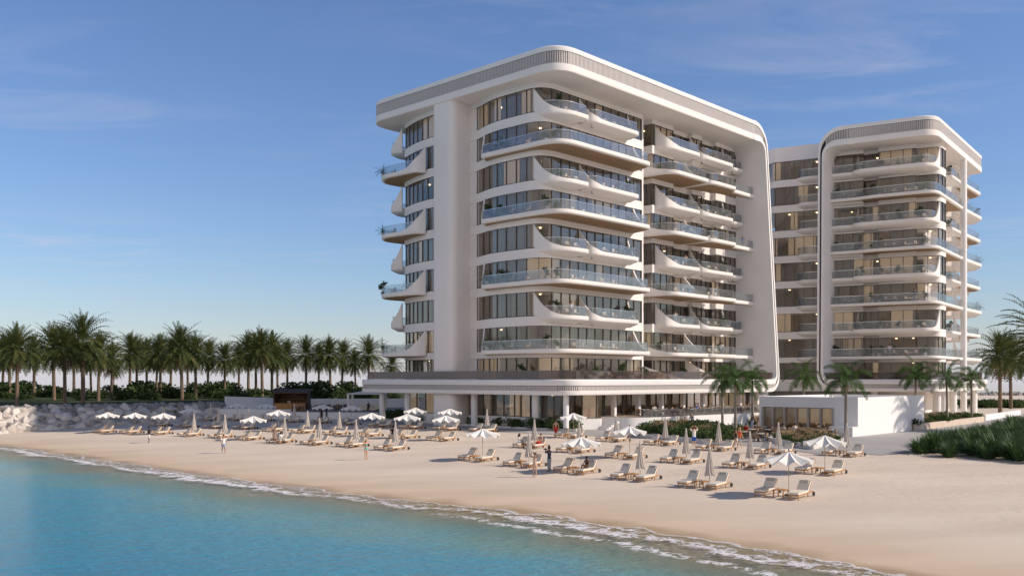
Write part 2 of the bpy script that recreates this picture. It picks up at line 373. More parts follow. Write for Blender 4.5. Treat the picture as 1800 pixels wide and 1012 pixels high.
def water_material():
    m = bpy.data.materials.new('water'); m.use_nodes = True; n = m.node_tree; M['water'] = m
    b = n.nodes['Principled BSDF']; o = n.nodes['Material Output']
    at = node(n, 'ShaderNodeAttribute', attribute_name='shore'); g = node(n, 'ShaderNodeTexCoord')
    # at.Fac is negative out to sea
    r = node(n, 'ShaderNodeMapRange'); r.inputs['From Min'].default_value = 0; r.inputs['From Max'].default_value = -60; n.links.new(at.outputs['Fac'], r.inputs['Value'])
    cr = node(n, 'ShaderNodeValToRGB'); e = cr.color_ramp.elements; e[0].position = 0; e[0].color = (.33, .33, .23, 1); e[1].position = .62; e[1].color = (.012, .27, .50, 1)
    x = e.new(.09); x.color = (.14, .37, .36, 1); x = e.new(.20); x.color = (.03, .36, .53, 1)
    nn = node(n, 'ShaderNodeTexNoise'); nn.inputs['Scale'].default_value = .10; nn.inputs['Detail'].default_value = 5; n.links.new(g.outputs['Object'], nn.inputs[0])
    ad = node(n, 'ShaderNodeMath', operation='MULTIPLY_ADD'); ad.inputs[1].default_value = .30; n.links.new(nn.outputs[0], ad.inputs[0])
    sb = node(n, 'ShaderNodeMath', operation='SUBTRACT'); sb.inputs[1].default_value = .15; n.links.new(r.outputs[0], sb.inputs[0]); n.links.new(sb.outputs[0], ad.inputs[2])
    n.links.new(ad.outputs[0], cr.inputs[0]); n.links.new(cr.outputs[0], b.inputs['Base Color'])
    b.inputs['Roughness'].default_value = .10; b.inputs['IOR'].default_value = 1.33; b.inputs['Specular IOR Level'].default_value = .5
    # ripples
    mp = node(n, 'ShaderNodeMapping'); mp.inputs['Rotation'].default_value = (0, 0, R(-12)); mp.inputs['Scale'].default_value = (.62, 1.25, 1); n.links.new(g.outputs['Object'], mp.inputs[0])
    w1 = node(n, 'ShaderNodeTexNoise'); w1.inputs['Scale'].default_value = 2.1; w1.inputs['Detail'].default_value = 7; w1.inputs['Roughness'].default_value = .62; n.links.new(mp.outputs[0], w1.inputs[0])
    w2 = node(n, 'ShaderNodeTexNoise'); w2.inputs['Scale'].default_value = .42; w2.inputs['Detail'].default_value = 4; n.links.new(mp.outputs[0], w2.inputs[0])
    wa = node(n, 'ShaderNodeMath', operation='MULTIPLY_ADD'); wa.inputs[1].default_value = 1.1; n.links.new(w2.outputs[0], wa.inputs[0]); n.links.new(w1.outputs[0], wa.inputs[2])
    bp = node(n, 'ShaderNodeBump'); bp.inputs['Strength'].default_value = .9; bp.inputs['Distance'].default_value = .42; n.links.new(wa.outputs[0], bp.inputs['Height']); n.links.new(bp.outputs[0], b.inputs['Normal'])
    # thin water lets the sand through near the edge
    tr = node(n, 'ShaderNodeBsdfTransparent'); tr.inputs[0].default_value = (.93, .96, .93, 1); ms = node(n, 'ShaderNodeMixShader')
    al = node(n, 'ShaderNodeMapRange'); al.inputs['From Min'].default_value = .5; al.inputs['From Max'].default_value = -8; al.inputs['To Min'].default_value = .12; al.inputs['To Max'].default_value = 1; n.links.new(at.outputs['Fac'], al.inputs['Value'])
    n.links.new(al.outputs[0], ms.inputs[0]); n.links.new(tr.outputs[0], ms.inputs[1]); n.links.new(b.outputs[0], ms.inputs[2])
    # foam: broken, lacy lines that follow the shore
    nd = node(n, 'ShaderNodeTexNoise'); nd.inputs['Scale'].default_value = .22; nd.inputs['Detail'].default_value = 4; n.links.new(g.outputs['Object'], nd.inputs[0])
    dd = node(n, 'ShaderNodeMath', operation='MULTIPLY_ADD'); dd.inputs[1].default_value = 3.4; n.links.new(nd.outputs[0], dd.inputs[0]); n.links.new(at.outputs['Fac'], dd.inputs[2])   # ~ shore + 0..3.4
    fr = node(n, 'ShaderNodeValToRGB'); fr.color_ramp.interpolation = 'LINEAR'; q = node(n, 'ShaderNodeMapRange'); q.inputs['From Min'].default_value = -6; q.inputs['From Max'].default_value = 3; n.links.new(dd.outputs[0], q.inputs['Value'])
    el = fr.color_ramp.elements; el[0].position = .12; el[0].color = (0, 0, 0, 1); el[1].position = 1; el[1].color = (.2, .2, .2, 1)
    for p_, v_ in ((.40, .25), (.485, .30), (.55, .30), (.62, .42), (.68, .95), (.74, .90), (.80, .50), (.86, .70)):
        x = el.new(p_); x.color = (v_, v_, v_, 1)
    n.links.new(q.outputs[0], fr.inputs[0])
    nl = node(n, 'ShaderNodeTexNoise'); nl.inputs['Scale'].default_value = .055; nl.inputs['Detail'].default_value = 3; n.links.new(g.outputs['Object'], nl.inputs[0])
    vo = node(n, 'ShaderNodeTexVoronoi', feature='DISTANCE_TO_EDGE'); vo.inputs['Scale'].default_value = .95
    dis = node(n, 'ShaderNodeTexNoise'); dis.inputs['Scale'].default_value = 2.2; dis.inputs['Detail'].default_value = 5; n.links.new(g.outputs['Object'], dis.inputs[0])
    vm = node(n, 'ShaderNodeMixRGB', blend_type='LINEAR_LIGHT'); vm.inputs[0].default_value = .8; n.links.new(g.outputs['Object'], vm.inputs[1]); n.links.new(dis.outputs['Color'], vm.inputs[2]); n.links.new(vm.outputs[0], vo.inputs['Vector'])
    lace = node(n, 'ShaderNodeMapRange'); lace.inputs['From Min'].default_value = 0; lace.inputs['From Max'].default_value = .22; lace.inputs['To Min'].default_value = 1; lace.inputs['To Max'].default_value = 0; n.links.new(vo.outputs['Distance'], lace.inputs['Value'])
    s1 = node(n, 'ShaderNodeMath', operation='ADD'); n.links.new(lace.outputs[0], s1.inputs[0]); s1.inputs[1].default_value = 0
    nf = node(n, 'ShaderNodeTexNoise'); nf.inputs['Scale'].default_value = 3.2; nf.inputs['Detail'].default_value = 6; nf.inputs['Roughness'].default_value = .7; n.links.new(g.outputs['Object'], nf.inputs[0])
    s2 = node(n, 'ShaderNodeMath', operation='MULTIPLY_ADD'); s2.inputs[1].default_value = .55; n.links.new(lace.outputs[0], s2.inputs[0]); n.links.new(nf.outputs[0], s2.inputs[2])   # 0..1.5
    nlm = node(n, 'ShaderNodeMapRange'); nlm.inputs['From Min'].default_value = .38; nlm.inputs['From Max'].default_value = .56; nlm.inputs['To Min'].default_value = .68; nlm.inputs['To Max'].default_value = 1.04; n.links.new(nl.outputs[0], nlm.inputs['Value'])
    frm = node(n, 'ShaderNodeMath', operation='MULTIPLY'); n.links.new(fr.outputs[0], frm.inputs[0]); n.links.new(nlm.outputs[0], frm.inputs[1])
    # a second, outer foam line that only runs along the nearer half of the shore
    sx = node(n, 'ShaderNodeSeparateXYZ'); n.links.new(g.outputs['Object'], sx.inputs[0])
    xm = node(n, 'ShaderNodeMapRange'); xm.inputs['From Min'].default_value = -9; xm.inputs['From Max'].default_value = 0; xm.interpolation_type = 'SMOOTHSTEP'; n.links.new(sx.outputs[0], xm.inputs['Value'])
    o1 = node(n, 'ShaderNodeMath', operation='ADD'); o1.inputs[1].default_value = 1.75; n.links.new(dd.outputs[0], o1.inputs[0])
    o2 = node(n, 'ShaderNodeMath', operation='ABSOLUTE'); n.links.new(o1.outputs[0], o2.inputs[0])
    o3 = node(n, 'ShaderNodeMapRange'); o3.inputs['From Min'].default_value = .15; o3.inputs['From Max'].default_value = .75; o3.inputs['To Min'].default_value = .74; o3.inputs['To Max'].default_value = 0; n.links.new(o2.outputs[0], o3.inputs['Value'])
    o4 = node(n, 'ShaderNodeMath', operation='MULTIPLY'); n.links.new(o3.outputs[0], o4.inputs[0]); n.links.new(xm.outputs[0], o4.inputs[1])
    o5 = node(n, 'ShaderNodeMath', operation='MAXIMUM'); n.links.new(frm.outputs[0], o5.inputs[0]); n.links.new(o4.outputs[0], o5.inputs[1]); frm = o5
    s3 = node(n, 'ShaderNodeMath', operation='ADD'); n.links.new(frm.outputs[0], s3.inputs[0]); n.links.new(s2.outputs[0], s3.inputs[1])
    ff = node(n, 'ShaderNodeMapRange'); ff.inputs['From Min'].default_value = 1.24; ff.inputs['From Max'].default_value = 1.78; n.links.new(s3.outputs[0], ff.inputs['Value'])
    fs = node(n, 'ShaderNodeBsdfDiffuse'); fs.inputs[0].default_value = (.86, .85, .88, 1); bf = node(n, 'ShaderNodeBump'); bf.inputs['Distance'].default_value = .1; n.links.new(nf.outputs[0], bf.inputs['Height']); n.links.new(bf.outputs[0], fs.inputs['Normal'])
    m2 = node(n, 'ShaderNodeMixShader'); n.links.new(ff.outputs[0], m2.inputs[0]); n.links.new(ms.outputs[0], m2.inputs[1]); n.links.new(fs.outputs[0], m2.inputs[2])
    # the sheet of water ends in a wavering line on the sand, edged with a thread of foam
    ne = node(n, 'ShaderNodeTexNoise'); ne.inputs['Scale'].default_value = .28; ne.inputs['Detail'].default_value = 4; n.links.new(g.outputs['Object'], ne.inputs[0])
    ed = node(n, 'ShaderNodeMath', operation='MULTIPLY_ADD'); ed.inputs[1].default_value = -3.6; n.links.new(ne.outputs[0], ed.inputs[0]); n.links.new(at.outputs['Fac'], ed.inputs[2])
    cut = node(n, 'ShaderNodeMath', operation='GREATER_THAN'); cut.inputs[1].default_value = -1.5; n.links.new(ed.outputs[0], cut.inputs[0])
    rim = node(n, 'ShaderNodeMapRange'); rim.inputs['From Min'].default_value = -1.75; rim.inputs['From Max'].default_value = -1.55; n.links.new(ed.outputs[0], rim.inputs['Value'])
    rm = node(n, 'ShaderNodeMath', operation='MULTIPLY'); rm.inputs[1].default_value = .6; n.links.new(rim.outputs[0], rm.inputs[0])
    m4 = node(n, 'ShaderNodeMixShader'); n.links.new(rm.outputs[0], m4.inputs[0]); n.links.new(m2.outputs[0], m4.inputs[1]); n.links.new(fs.outputs[0], m4.inputs[2])
    t2 = node(n, 'ShaderNodeBsdfTransparent'); m3 = node(n, 'ShaderNodeMixShader'); n.links.new(cut.outputs[0], m3.inputs[0]); n.links.new(m4.outputs[0], m3.inputs[1]); n.links.new(t2.outputs[0], m3.inputs[2]); n.links.new(m3.outputs[0], o.inputs[0])
    # calmer far out
    cm = node(n, 'ShaderNodeMapRange'); cm.inputs['From Min'].default_value = -60; cm.inputs['From Max'].default_value = -190; cm.inputs['To Min'].default_value = .9; cm.inputs['To Max'].default_value = .12; n.links.new(at.outputs['Fac'], cm.inputs['Value']); n.links.new(cm.outputs[0], bp.inputs['Strength'])
water_material()
wx = steps([(-30000, -1000, 9000), (-1000, -130, 120), (-130, -80, 2.5), (-80, 60, 1.0), (60, 110, 2.5), (110, 1000, 120), (1000, 30000, 9000)])
wy = steps([(-400, -60, 60), (-60, 28, 4), (28, 150, 1.0), (150, 1000, 60), (1000, 42000, 6000)])
def wz(x, y):
    d = sdist(SHORE, x, y) if (-140 < x < 80 and 0 < y < 160) else -99
    if d < -99 or d > 5: return WATER
    if d > 2.6: return G(x, y)-.1
    z = WATER+.03*clamp((d+1.6)/1.6)
    if d > 0: z = G(x, y)+.03                  # swash running up the sand
    z += .14*math.exp(-((d+2.9)/.8)**2)*sstep((x+9)/9)*(.6+.6*mnoise.noise(Vector((x*.2, y*.2, 3))))
    return z
sheet('sea_water', wx, wy, wz, 'water', lambda x, y: clamp(sdist(SHORE, x, y), -200, 30))
bpy.data.objects['sea_water']['kind'] = 'structure'
# ------------------------------------------------------------ towers
K = 1.08                                       # the buildings' plan is worked out in units of 1/K about the camera
def W(x, y, z): return Vector((x*K, y*K, CZ+(z-CZ)*K))
def frame(O, A, B):
    return lambda a, b, z: W(O[0]+a*A[0]+b*B[0], O[1]+a*A[1]+b*B[1], z)
U = (.685, .7286); V = (-.7288, .6848)
FM = frame((4.79, 97.3), U, V)                 # a along the sunlit front, b along the shaded side
U2 = (.604, .797); V2 = (-.864, .503)
FE = frame((55.8, 123.8), V2, U2)              # a along the east tower's front (leftwards), b along its sunlit side
GZ = 7-5.8/K                                    # plaza level in tower units
FLOORS = [7.0]+[10.2+3.7*i for i in range(8)]  # storeys one to nine
SOFFIT = 39.3
def smooth(pts, r=1.0, n=5, closed=False):       # round the corners of a polyline; pts may carry their own radius
    out_ = []; L = len(pts)
    for i, p in enumerate(pts):
        rr = p[2] if len(p) > 2 else r
        if (not closed and i in (0, L-1)) or rr <= 0: out_.append((p[0], p[1])); continue
        a, c = pts[(i-1) % L], pts[(i+1) % L]
        va = Vector((a[0]-p[0], a[1]-p[1])); vc = Vector((c[0]-p[0], c[1]-p[1])); la, lc = va.length, vc.length
        t = min(rr, la*.48, lc*.48); p0 = Vector(p[:2])+va/la*t; p1 = Vector(p[:2])+vc/lc*t; pm = Vector(p[:2])
        for k in range(n+1):
            s = k/n; q = p0*(1-s)**2+pm*2*s*(1-s)+p1*s*s; out_.append((q.x, q.y))
    return out_
def normals(path, closed=False):
    n = len(path); ns = []
    for i in range(n):
        p0 = path[(i-1) % n] if (closed or i > 0) else path[i]; p1 = path[(i+1) % n] if (closed or i < n-1) else path[i]
        dx, dy = p1[0]-p0[0], p1[1]-p0[1]; l = math.hypot(dx, dy) or 1; ns.append((dy/l, -dx/l))
    return ns
def area(p): return sum(p[i-1][0]*p[i][1]-p[i][0]*p[i-1][1] for i in range(len(p)))/2
def off(path, d, closed=False, inside=None):     # offset towards 'inside' (a point)
    ns = normals(path, closed); out_ = []
    if closed: s = -1 if area(path) > 0 else 1
    else:
        mid = path[len(path)//2]; nm = ns[len(path)//2]
        s = 1 if nm[0]*(inside[0]-mid[0])+nm[1]*(inside[1]-mid[1]) > 0 else -1
    return [(p[0]+s*d*m[0], p[1]+s*d*m[1]) for p, m in zip(path, ns)]
def ringloft(mb, poly, prof, f, cap0=True, cap1=True):   # closed plan outline, profile of (inset, z)
    rings = [off(poly, d, True) if d else poly for d, z in prof]; n = len(poly)
    vs = [f(p[0], p[1], z) for r_, (d, z) in zip(rings, prof) for p in r_]
    fs = [(i*n+k, i*n+(k+1) % n, (i+1)*n+(k+1) % n, (i+1)*n+k) for i in range(len(prof)-1) for k in range(n)]
    if cap0: fs.append(tuple(range(n))[::-1])
    if cap1: fs.append(tuple((len(prof)-1)*n+k for k in range(n)))
    mb.add(vs, fs)
def resample(path, d):
    out_ = [path[0]]
    for p, q in zip(path, path[1:]):
        l = math.hypot(q[0]-p[0], q[1]-p[1]); k = max(1, round(l/d))
        out_ += [(p[0]+(q[0]-p[0])*i/k, p[1]+(q[1]-p[1])*i/k) for i in range(1, k+1)]
    return out_
def even(path, d):
    s = [0]
    for p, q in zip(path, path[1:]): s.append(s[-1]+math.hypot(q[0]-p[0], q[1]-p[1]))
    n = max(1, round(s[-1]/d)); out_ = []; j = 0
    for k in range(n+1):
        t = s[-1]*k/n
        while j < len(path)-2 and s[j+1] < t: j += 1
        l = s[j+1]-s[j] or 1; u = clamp((t-s[j])/l); out_.append((path[j][0]+(path[j+1][0]-path[j][0])*u, path[j][1]+(path[j+1][1]-path[j][1])*u))
    return out_
def arclen(path):
    s = [0]
    for p, q in zip(path, path[1:]): s.append(s[-1]+math.hypot(q[0]-p[0], q[1]-p[1]))
    return s
def strip(mb, path, z0, z1, t, f, inside):       # thin standing wall along an open path; z0, z1 numbers or lists
    inn = off(path, t, inside=inside); n = len(path)
    g = lambda z, i: z[i] if isinstance(z, list) else z
    vs = []
    for P in (path, inn):
        for i, p in enumerate(P): vs += [f(p[0], p[1], g(z0, i)), f(p[0], p[1], g(z1, i))]
    fs = []
    for i in range(n-1):
        a, b = 2*i, 2*n+2*i
        fs += [(a, a+2, a+3, a+1), (b+1, b+3, b+2, b), (a+1, a+3, b+3, b+1), (a, b, b+2, a+2)]
    e = 2*(n-1); fs += [(0, 1, 2*n+1, 2*n), (e, 2*n+e, 2*n+e+1, e+1)]
    mb.add(vs, fs)
def balcony(name, parent, f, pts, z, inside, r=1.2, s0=0, s1=0, wood=False, hull=0.75, h=2.75, rail=1.05, railmat='glass_rail', lift=.0):
    path = resample(smooth(pts, r), 0.5); sl = arclen(path); T = sl[-1]
    # slab: outer path lofted downwards with a round lip, closed along the wall
    if wood: hull = .26; prof = [(.04, z), (0, z-.04), (0, z-.26), (.03, z-.34), (.10, z-.39), (hull, z-.42)]
    else: prof = [(.05, z), (0, z-.05), (0, z-.30), (.05, z-.38), (.22, z-.48), (hull, z-.80)]
    zb_ = prof[-1][1]
    rings = [off(path, d, inside=inside) if d else path for d, _ in prof]; n = len(path)
    mb = MB(); vs = [f(p[0], p[1], zz) for rg, (d, zz) in zip(rings, prof) for p in rg]
    fs = [(i*n+k, i*n+k+1, (i+1)*n+k+1, (i+1)*n+k) for i in range(len(prof)-1) for k in range(n-1)]
    m_ = len(prof)
    fs.append(tuple(range(n))); fs.append(tuple((m_-1)*n+k for k in range(n))[::-1])
    fs.append(tuple(i*n for i in range(m_))[::-1]+()); fs.append(tuple(i*n+n-1 for i in range(m_)))
    fs.append((0, (m_-1)*n, (m_-1)*n+n-1, n-1))
    mb.add(vs, fs)
    # parapet that sweeps up to the ceiling at its ends
    def ph(s):
        v = 0
        if s0 and s < s0: v = max(v, (1-s/s0)**2.6)
        if s1 and T-s < s1: v = max(v, (1-(T-s)/s1)**2.6)
        return v
    hs = [z+.06+h*ph(s) for s in sl]
    if s0 or s1:
        strip(mb, path, z-.04, hs, .16, f, inside)
    ob = mb.build(name, 'stucco', parent, smooth=True, sharp=35)
    if wood:
        ip = off(path, hull+.10, inside=inside); mw = MB(); n2 = len(ip)
        mw.add([f(p[0], p[1], zb_-.02) for p in ip]+[f(p[0], p[1], zb_+.02) for p in ip], [tuple(range(n2))[::-1]]+[(i, i+1, n2+i+1, n2+i) for i in range(n2-1)])
        mw.build('soffit', 'soffit_wood', ob, origin=parent.location)
    keep = [i for i, s in enumerate(sl) if z+.06+h*ph(s) < z+rail+.1]
    if keep:
        a, b = max(keep[0]-1, 0), min(keep[-1]+2, len(path)); seg = off(path, .2, inside=inside)[a:b]
        if len(seg) > 1:
            g = MB(); strip(g, seg, z+.02, z+rail, .03, f, inside)
            gl = g.build('glass_railing', railmat, ob, origin=parent.location)
            hr = MB(); strip(hr, off(seg, -.01, inside=inside), z+rail, z+rail+.045, .05, f, inside)
            hr.build('handrail', 'steel', ob, origin=parent.location)
    return ob
def window(parent, f, path, z0, z1, inside, rnd, mull=1.45, curtains=True, name='window', lit=.22, open_=.25, bays=None):
    g = MB(); strip(g, path, z0+.04, z1, .04, f, inside); ob = g.build(name, 'glass', parent)
    rs = even(path, mull); fr = MB()
    strip(fr, off(path, -.03, inside=inside), z0, z0+.08, .12, f, inside); strip(fr, off(path, -.03, inside=inside), z1-.07, z1+.01, .12, f, inside)
    for i in range(len(rs)):
        p = rs[i]; q = rs[min(i+1, len(rs)-1)]; o = rs[max(i-1, 0)]
        dx, dy = q[0]-o[0], q[1]-o[1]; l = math.hypot(dx, dy) or 1; dx, dy = dx/l, dy/l; nx, ny = dy*.09, -dx*.09; tx, ty = dx*.028, dy*.028
        fr.prism([(p[0]-tx-nx, p[1]-ty-ny), (p[0]+tx-nx, p[1]+ty-ny), (p[0]+tx+nx, p[1]+ty+ny), (p[0]-tx+nx, p[1]-ty+ny)], z0, z1, f)
    fr.build('window_frame', 'frame_dark', ob, origin=parent.location)
    if curtains:
        cm = MB(); inn = even(off(path, .45, inside=inside), .16); sl = arclen(inn); wav = []
        ns = normals(inn); cur = -1
        segs = []; s = 0
        while s < sl[-1]:
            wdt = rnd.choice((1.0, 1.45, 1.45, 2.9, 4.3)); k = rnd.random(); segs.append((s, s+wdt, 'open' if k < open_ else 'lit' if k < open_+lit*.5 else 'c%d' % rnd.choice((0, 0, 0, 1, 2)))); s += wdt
        for s0, s1, kind in segs:
            ids = [i for i, t in enumerate(sl) if s0-.1 <= t <= s1]
            if len(ids) < 2 or kind == 'open': continue
            cm.cur = 3 if kind == 'lit' else int(kind[1])  # glowing panels take the place of rooms lit behind the glass
            vs = []
            for i in ids:
                o_ = (.018 if i % 2 else -.018) if kind != 'lit' else 0.5*(1 if inside else 0)
                p = inn[i]; a = p[0]+ns[i][0]*o_*(1 if kind != 'lit' else 0); b = p[1]+ns[i][1]*o_*(1 if kind != 'lit' else 0)
                vs += [f(a, b, z0+.02), f(a, b, z1)]
            n = len(ids); cm.add(vs, [(2*i, 2*i+2, 2*i+3, 2*i+1) for i in range(n-1)])
        if cm.v:
            cm.open = True; cm.build('curtain', ['curtain_grey', 'curtain_tan', 'curtain_pale', 'room_glow'], ob, origin=parent.location)
    return ob
def roof_ring(name, parent, f, poly, z_lip0, z_lip1, z_cap0, z_cap1, slat_ids, pitch=.22):
    """lip, slatted screen and cap around a closed outline; slat_ids gives the open run of the outline that carries slats"""
    mb = MB()
    ringloft(mb, poly, [(1.0, z_lip0), (.08, z_lip0), (.015, z_lip0+.07), (0, z_lip0+.25), (0, z_lip1-.03), (.04, z_lip1), (1.0, z_lip1)], f)
    body = mb.build(name, 'stucco', parent, smooth=True, sharp=35)
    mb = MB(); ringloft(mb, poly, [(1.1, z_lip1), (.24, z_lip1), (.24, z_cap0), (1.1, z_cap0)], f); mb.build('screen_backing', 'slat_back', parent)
    mb = MB(); run = resample([poly[i] for i in slat_ids], pitch); ins = off(run, .10, inside=(20, 14)); n = normals(run)
    for i in range(len(run)-1):
        p = ins[i]; nx, ny = n[i]; tx, ty = -ny*.06, nx*.06; nx, ny = nx*.04, ny*.04
        mb.prism([(p[0]-tx-nx, p[1]-ty-ny), (p[0]+tx-nx, p[1]+ty-ny), (p[0]+tx+nx, p[1]+ty+ny), (p[0]-tx+nx, p[1]-ty+ny)], z_lip1-.01, z_cap0-.05, f)
    mb.build('slatted_screen', 'slat', parent)
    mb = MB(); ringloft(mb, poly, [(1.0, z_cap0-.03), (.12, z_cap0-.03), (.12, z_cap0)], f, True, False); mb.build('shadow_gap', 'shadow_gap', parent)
    mb = MB(); ringloft(mb, poly, [(1.0, z_cap0), (.03, z_cap0), (0, z_cap0+.08), (0, z_cap1-.12), (.12, z_cap1), (1.5, z_cap1)], f)
    return body, mb
def cframe(parent, f, a_in, a_out, b_of_z, depth, zb, zt, louvre=True):
    """the C-shaped end frame: zb=(z0,z1,z2,z3) of the podium edge from below, zt the same for the roof from above"""
    sgn = 1 if a_out > a_in else -1
    # four nested paths in the (a, z) plane, from the roof end down to the podium end
    offs = [0, .26, .50, .78]; R_ = [3.3, 2.9, 2.0, 1.3]
    def path(i):
        a1 = a_out-sgn*offs[i]; r_ = R_[i]; ztop, zbot = zt[i], zb[i]; P = []
        P.append((a_in, ztop))
        for k in range(9):
            t = math.pi/2*k/8; P.append((a1-sgn*(r_-r_*math.sin(t)), ztop-(r_-r_*math.cos(t))))
        rb = r_*.75
        for k in range(9):
            t = math.pi/2*k/8; P.append((a1-sgn*(rb-rb*math.cos(t)), zbot+(rb-rb*math.sin(t))))
        P.append((a_in, zbot)); 
        out_ = []
        for p, q in zip(P, P[1:]):
            out_.append(p); l = abs(p[1]-q[1])
            if l > 6: out_ += [(p[0]+(q[0]-p[0])*j/6, p[1]+(q[1]-p[1])*j/6) for j in range(1, 6)]
        out_.append(P[-1]); return out_
    paths = [path(i) for i in range(4)]
    def band(mb, i, j, d0, d1):
        A, B_ = paths[i], paths[j]; n = len(A); vs = []
        for P in (A, B_):
            for (a, z) in P: vs += [f(a, b_of_z(z)+d0, z), f(a, b_of_z(z)+d1, z)]
        fs = []
        for k in range(n-1):
            x, y = 2*k, 2*n+2*k
            fs += [(x, x+2, y+2, y), (x+1, y+1, y+3, x+3), (x, x+1, x+3, x+2), (y, y+2, y+3, y+1)]
        e = 2*(n-1); fs += [(0, 2*n, 2*n+1, 1), (e, e+1, 2*n+e+1, 2*n+e)]
        mb.add(vs, fs)
    mb = MB(); band(mb, 0, 1, 0, depth); band(mb, 2, 3, .02, depth); mb.build('end_frame', 'stucco_white', parent, smooth=True, sharp=40)
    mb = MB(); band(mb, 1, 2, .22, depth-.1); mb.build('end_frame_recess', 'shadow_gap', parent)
    # slats in the two corners of the frame
    mb = MB()
    for (zz1, zz2, i1, i2) in ((zt[1], zt[2], 1, 2), (zb[1], zb[2], 1, 2)):
        a = a_in
        while sgn*(a_out-sgn*1.0-a) > 0:
            lim = []
            for i in (1, 2):
                P = paths[i]; half = P[:len(P)//2+1] if zz1 > 20 else P[len(P)//2:]
                zc = None
                for p, q in zip(half, half[1:]):
                    if (p[0]-a)*(q[0]-a) <= 0 and abs(p[0]-q[0]) > 1e-6:
                        zc = p[1]+(q[1]-p[1])*(a-p[0])/(q[0]-p[0]); break
                lim.append(zc)
            if None in lim: break
            lo, hi = min(lim)+.01, max(lim)-.05
            if hi-lo > .1:
                bb = b_of_z((lo+hi)/2)+.1
                mb.prism([(a-.06, bb), (a+.06, bb), (a+.06, bb+.08), (a-.06, bb+.08)], lo, hi, f)
            a += sgn*.22
    mb.build('slatted_screen', 'slat', parent)
# ---- main tower
mt = empty('main_tower', FM(10, 15, GZ), 0, 'nine storey white apartment tower with curved balconies nearest the beach', 'apartment tower')
rnd = random.Random(4)
roofpoly = smooth([(40.6, 31.5, 0), (40.6, 0, 0), (0, 0, 3.4), (0, 32, 3.4), (3.4, 35.4, 2)], 3, 9, True)
roofpoly = smooth([(40.6, 0, 0), (0, 0, 3.2), (.2, 32, 3.2), (40.6, 33, 0)], 3, 9, True)
ids = list(range(len(roofpoly)))
body, capmb = roof_ring('roof', mt, FM, roofpoly, 39.3, 40.1, 41.4, 41.95, ids)
capmb.build('roof_cap', 'stucco_white', mt, smooth=True, sharp=35)
podpoly = smooth([(40.0, -1.95, 0), (-.64, -1.95, 3.0), (-.4, 32.4, .3), (40.0, 33, 0)], 3, 9, True)
body, capmb = roof_ring('podium', mt, FM, podpoly, 5.35, 5.82, 6.35, 7.0, list(range(len(podpoly))))
capmb.build('podium_parapet', 'stucco_white', mt, smooth=True, sharp=35)
cframe(mt, FM, 40.58, 44.3, lambda z: -1.95*clamp((41-z)/35), 14, (5.35, 5.82, 6.35, 7.0), (41.95, 41.37, 40.12, 39.3))
# (slab at the frame) podium floor behind the frame
mb = MB(); mb.prism([(39.9, -1.5), (43.6, -1.5), (43.6, 12), (39.9, 12)], 5.45, 6.96, FM); mb.build('podium_floor', 'stucco', mt)
# end wall standing between roof and podium, its face to the camera side is the frame
mb = MB(); mb.prism([(43.55, .4), (44.0, .4), (44.0, 30), (43.55, 30)], 6.5, 39.8, FM); mb.build('end_wall', 'stucco', mt)
outline = [(43.5, 4.5), (38.2, 4.5), (38.2, 5.2), (34.6, 5.2), (34.6, 4.4), (32.2, 4.4), (32.2, 5.1), (27.6, 5.1), (27.6, 4.3), (23, 4.3), (23, 7.2), (20.4, 7.2), (20.4, 4.1)]
outline += smooth([(20.4, 4.1), (2.15, 4.1, 2.4), (2.1, 11.5, 2), (3.4, 15.2, .5), (3.5, 17.2, 0)], 2, 7)[1:]
west = smooth([(3.5, 17.2), (1.75, 21.2, .5), (2.3, 25, 3), (3.6, 28.6, .15), (14, 30)], 1, 5)
outline += west[1:]+[(43.5, 30)]
def core_col(parent, f, poly, z0, z1, nm='core_wall', m='stucco', sm=True):
    mb = MB(); mb.prism(poly, z0, z1, f); return mb.build(nm, m, parent, smooth=sm, sharp=40)
